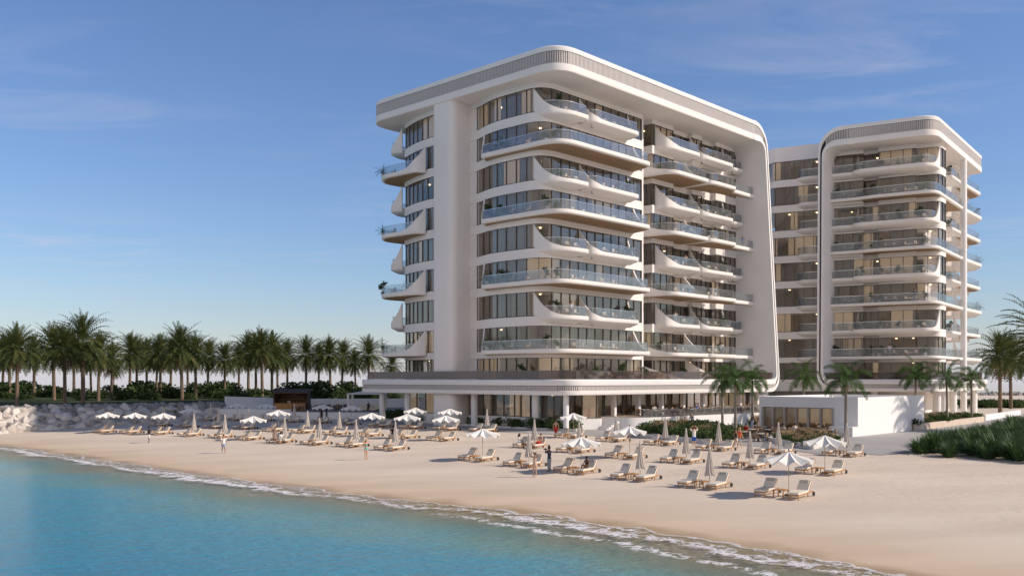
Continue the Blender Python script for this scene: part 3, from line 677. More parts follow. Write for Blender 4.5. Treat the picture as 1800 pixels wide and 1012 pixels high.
# stair core on the shaded side
core_col(mt, FM, smooth([(3.6, 16.6, .3), (.3, 16.2, 1.1), (.35, 19.6, .3), (1.9, 21.0, .2), (7, 21, 0), (7, 15, 0), (3.7, 15, 0)], .4, 6, True), GZ, 39.6)
core_col(mt, FM, [(3.35, 15.05), (3.6, 16.9), (5, 16.9), (5, 15.05)], 7, 39.6, 'wall_return')
core_col(mt, FM, [(20.42, 3.98), (20.42, 7.3), (23.02, 7.3), (23.02, 7.0), (20.72, 7.0), (20.72, 3.98)], 7, 39.5, 'recess_wall', sm=False)
core_col(mt, FM, [(8.5, 10), (40, 10), (40, 26), (8.5, 26)], GZ, 39.5, 'inner_core', 'room_wall', False)
plates = []
for i, z in enumerate(FLOORS):
    z1 = FLOORS[i+1] if i < 8 else SOFFIT+.1
    ol = off(outline, -.10, True)
    mb = MB(); mb.prism(ol, z+2.66 if i else z+2.4, z1-(.02 if i < 8 else 0), FM); mb.build('floor_band', 'stucco', mt, smooth=True, sharp=30)
    ins = (20, 15)
    secs = [[p for p in outline[12:] if p[1] <= 15.3 and p[0] <= 20.41],           # corner and front
            [(38.2+5.3, 4.5), (38.2, 4.5)], [(34.6, 4.4), (32.2, 4.4)], [(32.2, 5.1), (27.6, 5.1)], [(38.2, 5.2), (34.6, 5.2)], [(27.6, 4.3), (23.02, 4.3), (23.02, 6.6)],
            [p for p in west if p[1] > 21.0]]
    zt = z+2.68 if i else z+2.42
    for k, sec in enumerate(secs):
        window(mt, FM, sec, z, zt, ins, rnd, mull=(1.5, 1.3, 1.2, 1.5, 1.2, 1.3, 1.25)[k], lit=.35, open_=.16 if k == 0 else .25)
    for q in range(3):                                   # room partitions seen through the glass
        a = (6.5, 11.5, 16.2)[q]; mb = MB(); mb.prism([(a, 4.7), (a+.15, 4.7), (a+.15, 10), (a, 10)], z+.01, zt-.01, FM); mb.build('partition', 'room_wall', mt)
    mb = MB(); mb.prism([(2.6, 8.3), (8.5, 8.3), (8.5, 8.45), (2.6, 8.45)], z+.01, zt-.01, FM); mb.build('partition', 'room_wall', mt)
    mb = MB()
    for (a, b) in ((4.5, 6.5), (9, 7), (13.5, 6.6), (18, 7.2), (25, 7), (30, 7.2), (36, 7), (4.4, 10.5), (5, 13), (4.5, 25)):
        if rnd.random() < .8: mb.lathe(FM(a, b, zt-.14), [(.15, 0), (.15, .08)], 8)
    if mb.v: mb.build('ceiling_lamp', 'lamp_warm', mt)
    if i == 0: continue
    ci = (8, 12)
    if i % 2 == 1:      # storeys two, four, six, eight: long balconies
        balcony('corner_balcony', mt, FM, [(2.3, 13.2), (.95, 12.4, .6), (.9, .6, 3.0), (17.7, .55, 1.0), (18.9, 4.2)], z, ci, s0=2.2, s1=4.2, wood=True)
        balcony('front_balcony', mt, FM, [(21.6, 7), (21.9, 1.6, 1.2), (23.0, .55, 1), (30.4, .6, .5), (30.7, 4.8)], z, (27, 12), s0=7.5, s1=0, wood=True)
        balcony('front_balcony', mt, FM, [(30.9, 4.8), (30.9, .95, .5), (32, .5, .6), (36.9, .5, .5), (38.0, 1.5, .5), (43.5, 1.55, 0)], z, (36, 12), s0=5.2, s1=0, wood=True, railmat='glass_rail')
        balcony('side_balcony', mt, FM, [(1.6, 22.4), (.45, 23.1, .6), (.2, 29, 1.2), (2.2, 31.6, 1.8), (6, 31.4, .8), (6.5, 29.8)], z, (9, 26), s0=4.6, s1=0, wood=True)
    else:
        balcony('shell_balcony', mt, FM, [(2.3, 5.6), (2.35, 3.7, 1.2), (4.2, 1.95, 1.2), (7.7, 1.9, .6), (8.1, 4.2)], z, (6, 12), s0=4.6, s1=0, hull=1.0)
        balcony('shell_balcony', mt, FM, [(8.3, 4.2), (8.3, 2.4, .4), (9.0, 1.9, .5), (17.2, 1.9, .7), (17.7, 4.2)], z, (12, 12), s0=4.2, s1=2.3, hull=1.0)
        balcony('shell_balcony', mt, FM, [(23.6, 4.5), (24.0, 2.9, .5), (25.0, 2.4, .5), (31.2, 2.3, .6), (31.7, 5.2)], z, (28, 12), s0=4.9, s1=0, hull=1.0)
        balcony('shell_balcony', mt, FM, [(32.0, 4.6), (32.0, 2.9, .4), (32.8, 2.35, .5), (39.6, 2.3, .8), (40.2, 4.6)], z, (36, 12), s0=3.4, s1=2.2, hull=1.0)
        balcony('round_balcony', mt, FM, [(40.6, 4.6), (40.8, 3.1, .6), (43.2, 2.9, .6), (43.4, 4.6)], z, (42, 12), hull=.9, r=.6)
        balcony('side_balcony', mt, FM, [(3.2, 28.7), (2.6, 30.2, .5), (3.6, 31.3, .7), (6.6, 31.0, .6), (7, 29.7)], z, (9, 26), s0=3.0, s1=0, hull=.9)
    # second low curved parapets on the first residential storey
for (x0, x1) in ((21.2, 29), (30.9, 37)):
    pth = resample(smooth([(x0, 7 if x0 < 25 else 4.6), (x0, 2.4, 1.0), (x1, 2.3)], 1), .4); sl = arclen(pth); mb = MB()
    strip(mb, pth, 7.0, [7.05+2.6*(1-s/sl[-1])**2 for s in sl], .16, FM, ((x0+x1)/2, 12)); mb.build('curved_parapet', 'stucco', mt, smooth=True)
# terrace railing along the podium edge
pr = smooth([(43.2, -1.4), (-.1, -1.4, 2.6), (.1, 31.8, .3), (20, 32)], 1, 8); mb = MB(); strip(mb, pr, 7.02, 7.95, .03, FM, (20, 15)); mb.build('terrace_railing', 'glass_bronze', mt)
# ground storey
gl1 = smooth([(3.2, 27.5), (3.0, 8.2, .3), (2.2, 7.2, .3), (2.2, 1.0, 1.0), (6.2, -.95, .3), (7.2, 1.2, .3), (43, 1.3)], .3, 4)
mb = MB(); base = gl1+[(43, 24), (3.2, 27.5)]; mb.prism(base[:-1], GZ-.3, 7-4.5/K-.0, FM); mb.build('plinth', 'stucco_white', mt)
zp = 7-4.5/K
window(mt, FM, gl1, zp, 5.36, (20, 14), rnd, mull=1.7, name='ground_floor_glazing', lit=.6, open_=.25)
mb = MB(); mb.prism([(3.4, 27.3), (3.4, 1.4), (6.2, -.4), (7.4, 1.6), (43, 1.6), (43, 24)][::-1], zp+.001, zp+.02, FM); mb.build('ground_floor', 'deck', mt)
mb = MB()
for (a, b) in ((5, 5), (9, 5), (13, 5), (17, 4), (21, 5), (25, 4), (29, 5), (33, 4), (37, 5), (41, 4), (6, 10), (6, 14), (6, 18), (6, 22)): mb.lathe(FM(a, b, 5.2), [(.2, 0), (.2, .1)], 8)
mb.build('ceiling_lamp', 'lamp_warm', mt)
def column(f, a, b, r_, z0, z1, parent, box=False):
    mb = MB(); c = f(a, b, z0); h_ = f(a, b, z1).z-c.z
    if box: mb.prism([(a-.2, b-.25), (a+.2, b-.25), (a+.2, b+.25), (a-.2, b+.25)], z0, z1, f)
    else: mb.lathe(c, [(r_, 0), (r_, h_)], 24)
    return mb.build('column', 'stucco_white', parent, smooth=not box)
for a, b, r_ in ((1.5, 4.5, .42), (1.5, 13.9, .42), (1.3, 25.4, .42), (1.2, 30.2, .38), (1.0, -.2, .32)): column(FM, a, b, r_, GZ-.2, 5.4, mt)
def a_of_px(px, b, f0=(4.79, 97.3), A=U, B=V):
    r_ = (px-900)/F; x0, y0 = f0[0]+b*B[0], f0[1]+b*B[1]
    return (r_*y0-x0)/(A[0]-r_*A[1])
for px in (1079, 1121.5, 1162.5, 1200, 1235, 1268, 1300, 1330): column(FM, a_of_px(px, .3), .3, .3, zp-.2, 5.4, mt, True)
# terrace beside the ground storey
tz = 7-4.75/K
terr = smooth([(7.0, 1.3, 0), (7.0, -1.6, .3), (7.6, -3.6, 1.5), (10, -4.7, 1.5), (36, -6.2, .4), (43.5, -5.5, .2), (43.5, 1.3, 0)], .3, 6, True)
te = empty('dining_terrace', FM(20, -2, GZ), 0, 'raised white edged dining terrace along the ground floor of the main tower', 'terrace')
mb = MB(); mb.prism(terr, GZ-.4, tz+.30, FM); t_ = mb.build('terrace_wall', 'stucco_white', te, smooth=True, sharp=30)
mb = MB(); mb.prism(off(terr, .15, True), tz+.29, tz+.305, FM); mb.build('terrace_floor', 'deck', te)
TZ = FM(20, -2, tz+.305).z
mb = MB(); strip(mb, smooth([(9.2, -4.1), (10, -4.4, .5), (36, -5.9, .3), (43, -5.3)], .5, 4), tz+.3, tz+1.15, .03, FM, (20, 5)); mb.build('terrace_railing', 'glass_rail', te)
mb = MB()
for k in range(5): mb.prism([(4.9+.42*k, -2.5), (7.2, -2.5), (7.2, -1.3), (4.9+.42*k, -1.3)], GZ-.3, GZ-.05+.19*(k+1), FM)
mb.build('steps', 'stucco_white', te)
# ---- east tower
et = empty('east_tower', FE(8, 12, GZ), 0, 'smaller white apartment tower at the right with rounded frame and tall corner column', 'apartment tower')
rp = smooth([(11.2, 0, 0), (0, 0, 2.6), (0, 30.5, 1.6), (11.2, 30.5, 0)], 3, 9, True)
body, capmb = roof_ring('roof', et, FE, rp, 39.3, 40.1, 41.4, 41.95, list(range(len(rp))))
capmb.build('roof_cap', 'stucco_white', et, smooth=True, sharp=35)
pp = smooth([(11.2, -.6, 0), (-.5, -.6, 2.2), (-.4, 32, .8), (11.2, 32, 0)], 3, 9, True)
body, capmb = roof_ring('podium', et, FE, pp, 5.35, 5.82, 6.35, 7.0, list(range(len(pp))))
capmb.build('podium_parapet', 'stucco_white', et, smooth=True, sharp=35)
cframe(et, FE, 11.18, 15.1, lambda z: -.6*clamp((41-z)/35), 9, (5.35, 5.82, 6.35, 7.0), (41.95, 41.37, 40.12, 39.3))
mb = MB(); mb.prism([(11.1, 0), (14.5, 0), (14.5, 9), (11.1, 9)], 5.45, 6.96, FE); mb.build('podium_floor', 'stucco', et)
mb = MB(); mb.prism([(14.5, .5), (14.9, .5), (14.9, 16), (14.5, 16)], 6.5, 39.6, FE); mb.build('end_wall', 'stucco', et)
eo = [(14.5, 6.0), (10.9, 6.0), (10.9, 5.4), (8.4, 5.4), (8.4, 4.6), (3.6, 4.6), (3.6, 5.2)]+smooth([(3.6, 5.2), (.75, 5.3, 1.0), (.7, 8.4, .2), (3.4, 8.7, .2), (3.4, 19, .3), (2.0, 20.5, .5), (2.0, 30)], .5, 5)[1:]+[(14.5, 30)]
for i, z in enumerate(FLOORS):
    z1 = FLOORS[i+1] if i < 8 else SOFFIT+.1; zt = z+2.68 if i else z+2.42
    mb = MB(); mb.prism(off(eo, -.1, True), zt-.02, z1-(.02 if i < 8 else 0), FE); mb.build('floor_band', 'stucco', et, smooth=True, sharp=30)
    ei = (9, 15)
    for k, (sec, mu) in enumerate((([(14.5, 6.0), (10.9, 6.0)], 1.2), ([(10.9, 5.4), (8.4, 5.4)], 1.25), ([(8.4, 4.6), (3.6, 4.6)], 1.6), (smooth([(3.6, 5.2), (.75, 5.3, 1.0), (.7, 8.3)], 1, 5), 1.5))):
        window(et, FE, sec, z, zt, ei, rnd, mull=mu, lit=.5, open_=.25)
    core_col(et, FE, [(3.35, 8.7), (3.35, 19.2), (3.6, 19.2), (3.6, 8.7)], z, zt, 'side_wall', sm=False)
    mb = MB(); mb.prism([(8.3, 5.0), (8.45, 5.0), (8.45, 10), (8.3, 10)], z+.01, zt-.03, FE); mb.build('partition', 'room_wall', et)
    mb = MB()
    for (a, b) in ((13, 8), (9.5, 8), (6.8, 7.4), (4.6, 7.4), (2.4, 7.4)):
        if rnd.random() < .8: mb.lathe(FE(a, b, zt-.14), [(.15, 0), (.15, .08)], 8)
    if mb.v: mb.build('ceiling_lamp', 'lamp_warm', et)
    if i == 0: continue
    if i % 2 == 1:
        balcony('corner_balcony', et, FE, [(14.5, 2.6), (11, 2.7, 1), (8.5, 2.0, 1), (.35, 1.9, 2.2), (.45, 19.4, .8), (3.4, 19.6)], z, (9, 12), wood=True, hull=.8)
        if i % 4 == 3 or True: pass
    else:
        balcony('shell_balcony', et, FE, [(11.4, 5.4), (11.4, 2.9, .5), (10.4, 2.1, .8), (1.8, 2.0, .9), (.8, 3.4, .7), (.75, 5.6)], z, (6, 12), s0=2.8, s1=3.2, hull=1.0)
        balcony('round_balcony', et, FE, [(14.3, 6.0), (14.2, 4.4, .6), (12.4, 4.3, .6), (12.2, 6.0)], z, (13.2, 12), hull=.8, r=.6)
        balcony('side_balcony', et, FE, [(3.4, 12.2), (.6, 12.4, .3), (.55, 17.6, .3), (3.4, 17.8)], z, (9, 15), hull=.6, r=.3)
    q = 32.6 if i % 2 else 31.6
    balcony('rear_balcony', et, FE, [(2.2, 20.2), (.5, 20.5, .4), (.1, q-2, 1.6), (1.6, q, 1.4), (4, q, .5)], z, (9, 26), s0=2.4, wood=i % 2 == 0)
core_col(et, FE, [(5, 10.2), (14.3, 10.2), (14.3, 28), (5, 28)], GZ, 39.5, 'inner_core', 'room_wall', False)
column(FE, .45, 18.6, .48, GZ-.1, 39.5, et)
for a, b in ((.9, 4.5), (.9, 8.0), (.9, 14), (.9, 28), (9, 4.5)): column(FE, a, b, .55, GZ-.2, 5.4, et)
core_col(et, FE, [(3.4, 9), (14, 9), (14, 28), (3.4, 28)], GZ-.2, 5.4, 'ground_wall', 'stucco', False)
mb = MB(); strip(mb, smooth([(14.3, 0), (.2, 0, 2), (.3, 31, .6)], 1, 8), 7.02, 7.95, .03, FE, (9, 15)); mb.build('terrace_railing', 'glass_bronze', et)
# ---- link block between the towers
FW = lambda a, b, z: W(a, b, z)
lk = empty('link_block', FW(44, 140, GZ), 0, 'plain white recessed block joining the two apartment towers', 'building')
lo_ = [(36.5, 143), (38.5, 138.2), (49.5, 132.6), (54, 142), (42, 152), (38, 152)]
mb = MB(); mb.prism(off(lo_, .0, True), FLOORS[-1]+2.66, 40.9, FW); mb.build('parapet', 'stucco', lk)
for i, z in enumerate(FLOORS):
    zt = z+2.68 if i else z+2.42
    if i < 8: mb = MB(); mb.prism(off(lo_, -.08, True), zt-.02, FLOORS[i+1]-.02, FW); mb.build('floor_band', 'stucco', lk)
    window(lk, FW, [(36.5, 143), (38.5, 138.2), (49.5, 132.6)], z, zt, (44, 145), rnd, mull=1.35, lit=.45, open_=.45)
    if i: balcony('shell_balcony', lk, FW, [(41.3, 136.7), (41.6, 135.5, .4), (42.4, 134.9, .4), (49.0, 131.6)], z, (46, 142), hull=.7, r=.5)
    mb = MB(); mb.lathe(FW(41, 139, zt-.14), [(.15, 0), (.15, .08)], 8); mb.lathe(FW(44.5, 137.3, zt-.14), [(.15, 0), (.15, .08)], 8); mb.build('ceiling_lamp', 'lamp_warm', lk)
mb = MB(); mb.prism([(42, 141), (51, 137), (53, 142), (42, 150)], GZ, 40, FW); mb.build('inner_core', 'room_wall', lk)
mb = MB(); mb.prism([(37, 142), (39, 137.5), (50, 132), (54, 142)], 5.3, 6.98, FW); mb.build('podium_slab', 'stucco', lk)
mb = MB(); mb.prism([(38.5, 141), (40, 139.5), (52, 133.5), (54, 142)], GZ-.2, 5.3, FW); mb.build('ground_wall', 'frame_grey', lk)
# ---- pavilion
PV = frame((32.5, 88.4), U, V)
pv = empty('beach_pavilion', PV(6, 4, GZ), 0, 'low flat roofed white beach pavilion with timber framed glass front', 'pavilion')
pz0, pz1 = GZ-.4, 5.3
mb = MB()
mb.prism([(0, 0), (17, 0), (17, .35), (0, .35)], pz0, pz1, PV)                       # sunlit wall
mb.prism([(0, .35), (.35, .35), (.35, 2.4), (0, 2.4)], GZ+.9, pz1, PV)             # solid end of the front
mb.prism([(0, 2.4), (.35, 2.4), (.35, 9.9), (0, 9.9)], 4.25, pz1, PV)              # lintel
mb.prism([(0, 9.9), (17, 9.9), (17, 10.2), (0, 10.2)], pz0, pz1, PV)
mb.prism([(16.7, .35), (17, .35), (17, 9.9), (16.7, 9.9)], pz0, pz1, PV)
mb.build('wall', 'stucco_white', pv)
mb = MB(); mb.prism([(.35, .35), (16.7, .35), (16.7, 9.9), (.35, 9.9)], 4.7, 4.95, PV); mb.build('roof', 'stucco_white', pv)
mb = MB(); mb.prism([(.9, 1.2), (16.7, 1.2), (16.7, 9.9), (.9, 9.9)], pz0, GZ+.12, PV); mb.build('pavilion_floor', 'deck', pv)
mb = MB(); mb.prism([(-1.2, 0), (0, 0), (0, 2.3), (-1.2, 2.3)], pz0, GZ+.95, PV); mb.build('low_wall', 'stucco_white', pv)
mb = MB(); mb.prism([(7, 1), (7.2, 1), (7.2, 9.8), (7, 9.8)], GZ+.13, 4.65, PV); mb.build('back_wall', 'room_glow', pv)  # wall given its own glow to brighten the interior
window(pv, PV, [(.15, 2.4), (.15, 9.9)], GZ+.15, 4.25, (8, 5), rnd, curtains=False, mull=2.5)
mb = MB()
for b in (2.45, 3.7, 4.95, 6.2, 7.45, 8.7, 9.8): mb.prism([(-.1, b-.1), (.25, b-.1), (.25, b+.1), (-.1, b+.1)], GZ+.0, 4.26, PV)
mb.build('post', 'curtain_pale', pv)
mb = MB()
for a, b in ((2.5, 3.5), (2.5, 6), (2.5, 8.4), (5, 5)): mb.lathe(PV(a, b, 4.45), [(.2, 0), (.2, .1)], 8)
mb.build('ceiling_lamp', 'lamp_warm', pv)
# ------------------------------------------------------------ draped flat areas
def drape(name, pts, m, lift=.02, step=1.0, zf=None, attr=False):
    bm = bmesh.new(); f = bm.faces.new([bm.verts.new((p[0], p[1], 0)) for p in pts])
    xs = [p[0] for p in pts]; ys = [p[1] for p in pts]
    for ax, lo, hi in ((0, min(xs), max(xs)), (1, min(ys), max(ys))):
        t = math.floor(lo)+step/2
        while t < hi:
            no = (1, 0, 0) if ax == 0 else (0, 1, 0); co = (t, 0, 0) if ax == 0 else (0, t, 0)
            bmesh.ops.bisect_plane(bm, geom=bm.verts[:]+bm.edges[:]+bm.faces[:], plane_co=co, plane_no=no); t += step
    for v in bm.verts: v.co.z = (zf or G)(v.co.x, v.co.y)+lift
    bmesh.ops.recalc_face_normals(bm, faces=bm.faces)
    if sum(f.normal.z for f in bm.faces) < 0: bmesh.ops.reverse_faces(bm, faces=bm.faces)
    me = bpy.data.meshes.new(name); bm.to_mesh(me); bm.free(); me.materials.append(M[m])
    o = bpy.data.objects.new(name, me); C.objects.link(o); o['kind'] = 'structure'; return o
def P(px, py): v = gp(px, py); return (v.x, v.y)
drape('paving', [P(*q) for q in ((600, 737), (700, 746), (800, 752), (860, 758), (960, 763), (1040, 766), (1120, 769), (1200, 775), (1290, 782), (1350, 786), (1432, 797), (1500, 796), (1548, 800), (1606, 795), (1680, 768), (1810, 744), (1810, 726), (1730, 733), (1600, 745), (1500, 755), (1330, 745), (1230, 740), (1000, 742), (820, 735), (640, 726))], 'paving', .03)
def kerb(name, pts, h, t, m, parent=None, base=-.2, zt=None):
    mb = MB(); pts = [Vector((p[0], p[1])) for p in pts]
    for p, q in zip(pts, pts[1:]):
        d = (q-p).normalized(); nn = Vector((-d.y, d.x))*t/2; z0, z1 = G(*p), G(*q)
        a = [p-nn-d*t/2, p+nn-d*t/2]; b = [q-nn+d*t/2, q+nn+d*t/2]
        tp, tq = (zt if zt else z0+h), (zt if zt else z1+h)
        vs = [(a[0].x, a[0].y, z0+base), (a[1].x, a[1].y, z0+base), (b[1].x, b[1].y, z1+base), (b[0].x, b[0].y, z1+base), (a[0].x, a[0].y, tp), (a[1].x, a[1].y, tp), (b[1].x, b[1].y, tq), (b[0].x, b[0].y, tq)]
        mb.add(vs, [(3, 2, 1, 0), (4, 5, 6, 7), (0, 1, 5, 4), (1, 2, 6, 5), (2, 3, 7, 6), (3, 0, 4, 7)])
    return mb.build(name, m, parent)
# grass plateau on the left
plat = [(-200, 153.2), (-110, 118.5), (-75, 124), (-59.5, 135), (-44, 150.5), (-36.5, 162.5), (-19.5, 167.8), (9, 180), (26, 206), (30, 255), (-60, 262), (-200, 250)]
drape('grass_bank', plat, 'grass_bank', .05, 4.0)
# ------------------------------------------------------------ foliage makers
def frond(mb, base, az, el, length, droop, n=16, lw=.075, ll=.5, vee=.5, twist=0, r_=None, plum=False):
    r_ = r_ or random
    p = Vector(base); d = Vector((math.cos(az)*math.cos(el), math.sin(az)*math.cos(el), math.sin(el))); side = Vector((-math.sin(az), math.cos(az), 0))
    st = length/n; prev = p.copy(); pts = [p.copy()]
    for i in range(n):
        t = i/n; d = (d+Vector((0, 0, -droop*(.35+t*1.3)/n*2))).normalized(); p = p+d*st; pts.append(p.copy())
    w = .03
    for i in range(n):
        a, b = pts[i], pts[i+1]; ww = side*w*(1-i/n*.7)
        mb.add([a-ww, a+ww, b+ww*.9, b-ww*.9], [(0, 1, 2, 3)])
    for i in range(2, n+1):
        t = i/n; q = pts[i]; dd = (pts[i]-pts[i-1]).normalized(); up = dd.cross(side)*-1
        if up.z < 0: up = -up
        L = ll*(math.sin(math.pi*(.12+.80*t))**.7)*(.85+.3*r_.random())
        for sgn in (-1, 1):
            kk = (0, 1) if plum else (0,)
            for k in kk:
                v = (side*sgn*.8+dd*.62+up*((vee if k == 0 else -.55)+r_.uniform(-.15, .15))).normalized()*L
                v.z -= .12*L
                wv = dd*lw
                mb.add([q-wv*.5, q+wv*.5, q+v*.6+wv*.45+Vector((0, 0, -.02)), q+v+Vector((0, 0, -.10*L)), q+v*.6-wv*.45], [(0, 1, 2, 3, 4)] if False else [(0, 1, 2, 4), (4, 2, 3)])
def date_palm(seed, h, label, L=5.2, nf=104, lean=.05, nl=15, lw=.15):
    r_ = random.Random(seed); t = empty('date_palm', (0, 0, 0), 0, label, 'palm tree', 'date palms')
    mb = MB(); pts = []; rad = []
    lx, ly = r_.uniform(-lean, lean)*h, r_.uniform(-lean, lean)*h
    n = 14
    for i in range(n+1):
        s = i/n; pts.append((lx*s*s, ly*s*s, -.4+(h+.4)*s)); rad.append((.30-.10*s)*(1+.06*(i % 2))+(.10 if i == 0 else 0)+(.12 if i > n-2 else 0))
    mb.tube(pts, rad, 9); mb.build('trunk', 'palm_trunk', t, smooth=True, sharp=60)
    top = (lx, ly, h); mb = MB(); mb.open = True
    for k in range(nf):
        s = (k+.5)/nf; el = R(86-122*s+r_.uniform(-8, 8)); az = k*2.39996+r_.uniform(-.2, .2)
        mb.cur = 1 if (r_.random() < .25) else 0
        frond(mb, (top[0], top[1], top[2]+.5-.5*s), az, el, L*(.72+.3*r_.random())*(1 if s > .15 else .8), .42+.25*r_.random(), n=nl, lw=lw, ll=.68, vee=.45, r_=r_)
    mb.build('crown', ['frond', 'frond_gold'], t)
    mb = MB(); mb.open = True
    for k in range(26):
        az = k*2.39996; el = R(-45-30*r_.random()); frond(mb, (top[0], top[1], top[2]-.15), az, el, L*(.45+.25*r_.random()), .5, n=8, lw=.12, ll=.42, r_=r_)
    mb.build('dry_fronds', 'frond_dead', t); return t
def fan_palm(seed, h, label, L=2.9, nf=17):
    r_ = random.Random(seed); t = empty('royal_palm', (0, 0, 0), 0, label, 'palm tree', 'smooth trunked palms around the buildings')
    mb = MB(); n = 10; lx = r_.uniform(-.03, .03)*h
    mb.tube([(lx*(i/n)**2, 0, -.3+(h+.3)*i/n) for i in range(n+1)], [.19-.06*i/n+(.05 if i == 0 else 0) for i in range(n+1)], 10); mb.build('trunk', 'palm_trunk_pale', t, smooth=True)
    mb = MB(); mb.tube([(lx, 0, h-.1), (lx, 0, h+.35), (lx, 0, h+.9)], [.14, .13, .05], 8); mb.build('crownshaft', 'leaf_mid', t, smooth=True)
    mb = MB(); mb.open = True
    for k in range(nf):
        s = (k+.5)/nf; el = R(80-88*s+r_.uniform(-8, 8)); az = k*2.39996+r_.uniform(-.25, .25)
        frond(mb, (lx, 0, h+.8-.3*s), az, el, L*(.8+.3*r_.random()), 1.0+.35*r_.random(), n=26, lw=.055, ll=.58, vee=.35, r_=r_, plum=True)
    mb.build('crown', 'frond_green', t)
    mb = MB(); mb.open = True
    for k in range(4): frond(mb, (lx, 0, h+.25), k*1.7, R(-55), 1.1, .5, n=7, lw=.06, ll=.3, r_=r_)
    mb.build('seed_stalk', 'frond_dead', t); return t
def leaf_blob(mb, c, r, n, size, r_, flat=.75, mats=(0,)):
    for _ in range(n):
        while True:
            v = Vector((r_.uniform(-1, 1), r_.uniform(-1, 1), r_.uniform(-1, 1)))
            if .25 < v.length < 1: break
        if v.length < .7 and r_.random() < .6: v = v.normalized()*r_.uniform(.75, 1)
        p = Vector(c)+Vector((v.x*r[0], v.y*r[1], v.z*r[2]))
        if p.z < .02: p.z = r_.uniform(.02, .2)
        a = Vector((r_.uniform(-1, 1), r_.uniform(-1, 1), r_.uniform(-.6, .9))).normalized()*size*r_.uniform(.6, 1.3); b = a.cross(Vector((r_.uniform(-1, 1), r_.uniform(-1, 1), r_.uniform(-1, 1)))).normalized()*size*.38
        mb.cur = r_.choice(mats); mb.add([p-b*.4, p+a*.5-b, p+a, p+a*.5+b], [(0, 1, 2, 3)])
def shrub(seed, label, r, n, size, mats, cat='shrub', name='shrub', plume=0, grp=None):
    r_ = random.Random(seed); t = empty(name, (0, 0, 0), 0, label, cat, grp); mb = MB(); mb.open = True
    for k in range(5):
        a = k*2.4; leaf_blob(mb, (math.cos(a)*r*.4, math.sin(a)*r*.4, r*.42*r_.uniform(.8, 1.25)), (r*.65, r*.65, r*.5), n//5, size, r_, mats=tuple(range(len(mats))))
    mb.build('foliage', list(mats), t)
    mb = MB(); mb.tube([(0, 0, -.2), (0, 0, r*.3)], .04, 5); mb.tube([(0, 0, 0), (r*.3, 0, r*.5)], .02, 4); mb.build('stem', 'palm_trunk', t)
    if plume:
        mb = MB(); mb.open = True
        for k in range(plume):
            a = r_.uniform(0, 6.28); q = r*math.sqrt(r_.random())*.9; h = r*.75+r_.uniform(.05, .35); p = Vector((q*math.cos(a), q*math.sin(a), h)); dx = Vector((r_.uniform(-.1, .1), r_.uniform(-.1, .1), .22))
            mb.add([p, p+dx*.5+Vector((.035, 0, 0)), p+dx, p+dx*.5-Vector((.035, 0, 0))], [(0, 1, 2, 3)])
        mb.build('plumes', 'plume', t)
    return t
def grass_clump(seed, label, h=1.45, n=240, m='leaf_grass', grp=None, cat='grass clump'):
    r_ = random.Random(seed); t = MB(); t.open = True
    for k in range(n):
        a = r_.uniform(0, 6.28); q = .25*math.sqrt(r_.random()); b = Vector((q*math.cos(a), q*math.sin(a), -.05)); el = R(r_.uniform(25, 85)); az = a+r_.uniform(-.5, .5); L = h*r_.uniform(.55, 1.1)
        d = Vector((math.cos(az)*math.cos(el), math.sin(az)*math.cos(el), math.sin(el))); s = Vector((-math.sin(az), math.cos(az), 0))*.036; m1 = b+d*L*.6; e = b+d*L+Vector((math.cos(az)*.15, math.sin(az)*.15, -.25*L*math.cos(el)))
        t.add([b-s, b+s, m1+s, m1-s, e], [(0, 1, 2, 3), (3, 2, 4)])
    o = t.build('grass_clump', m, None, origin=(0, 0, 0)); return tag(o, label, cat, grp)
# ------------------------------------------------------------ palms on the bank
DP = [date_palm(11+i, 8.2, 'tall date palm on the grass bank') for i in range(4)]
NEAR = date_palm(19, 8.2, 'near date palm', nl=34, lw=.075)
for d_ in DP+[NEAR]: freeze(d_)
bank = [  # trunk foot px, py, top py
 (30, 713, 587), (114, 710, 585), (146, 708.5, 567), (320, 704, 585), (344, 701, 600), (395, 701, 612), (173, 705, 598), (95, 703, 584), (17, 700, 596), (282, 700, 600), (228, 697, 597), (240, 694, 604), (436.5, 696, 597), (450, 693, 600), (461, 697, 590), (488, 693, 612), (478, 691, 592), (538, 694, 602), (581, 694, 603), (601, 692, 607), (648, 695, 603), (690, 692, 628),
 (60, 698, 600), (130, 696, 598), (196, 699, 612), (258, 692, 606), (300, 694, 603), (365, 693, 606), (420, 692, 612), (505, 691, 606), (560, 691, 612), (625, 692, 622), (330, 692, 606), (200, 691, 600), (5, 695, 600), (-25, 708, 590), (-70, 700, 596), (-110, 706, 584), (-150, 699, 600), (-190, 702, 588), (-235, 698, 598), (-285, 703, 586), (275, 696, 610), (160, 694, 612)]  # palms beyond the left edge, unseen, added to darken the water's reflection
sidew = lambda i, n: ORD[i]
order = sorted(range(len(bank)), key=lambda i: bank[i][0])
for rank, i in enumerate(order):
    px, py, ty = bank[i]; g = gp(px, py); dist = g.y; H_ = (py-ty)*dist/F
    p = DP[i % 4]; s = clamp(H_/10.9, .6, 1.35)
    far = py < 698
    lb = ('%s date palm from the left, %s on the grass bank' % (ORD[rank], 'far back' if far else 'its pale trunk foot showing'))
    place(p, USED, g, random.Random(i).uniform(0, 6.28), s, lb, 'date palms on the bank')
sh = [shrub(31+i, 'dark leafy bush under the palms', 1.5, 700, .30, ('leaf_dark', 'leaf_dark', 'leaf_mid') if i else ('leaf_dark',), 'bush', grp='dark bushes under the palms') for i in range(2)]
for d_ in sh: freeze(d_)
r_ = random.Random(8)
for k in range(88):
    px = -130+830*(k+r_.random())/88; g = gp(px, r_.uniform(692, 704)); place(sh[k % 2], USED, g, r_.uniform(0, 6), .7+1.7*r_.random()**1.7)
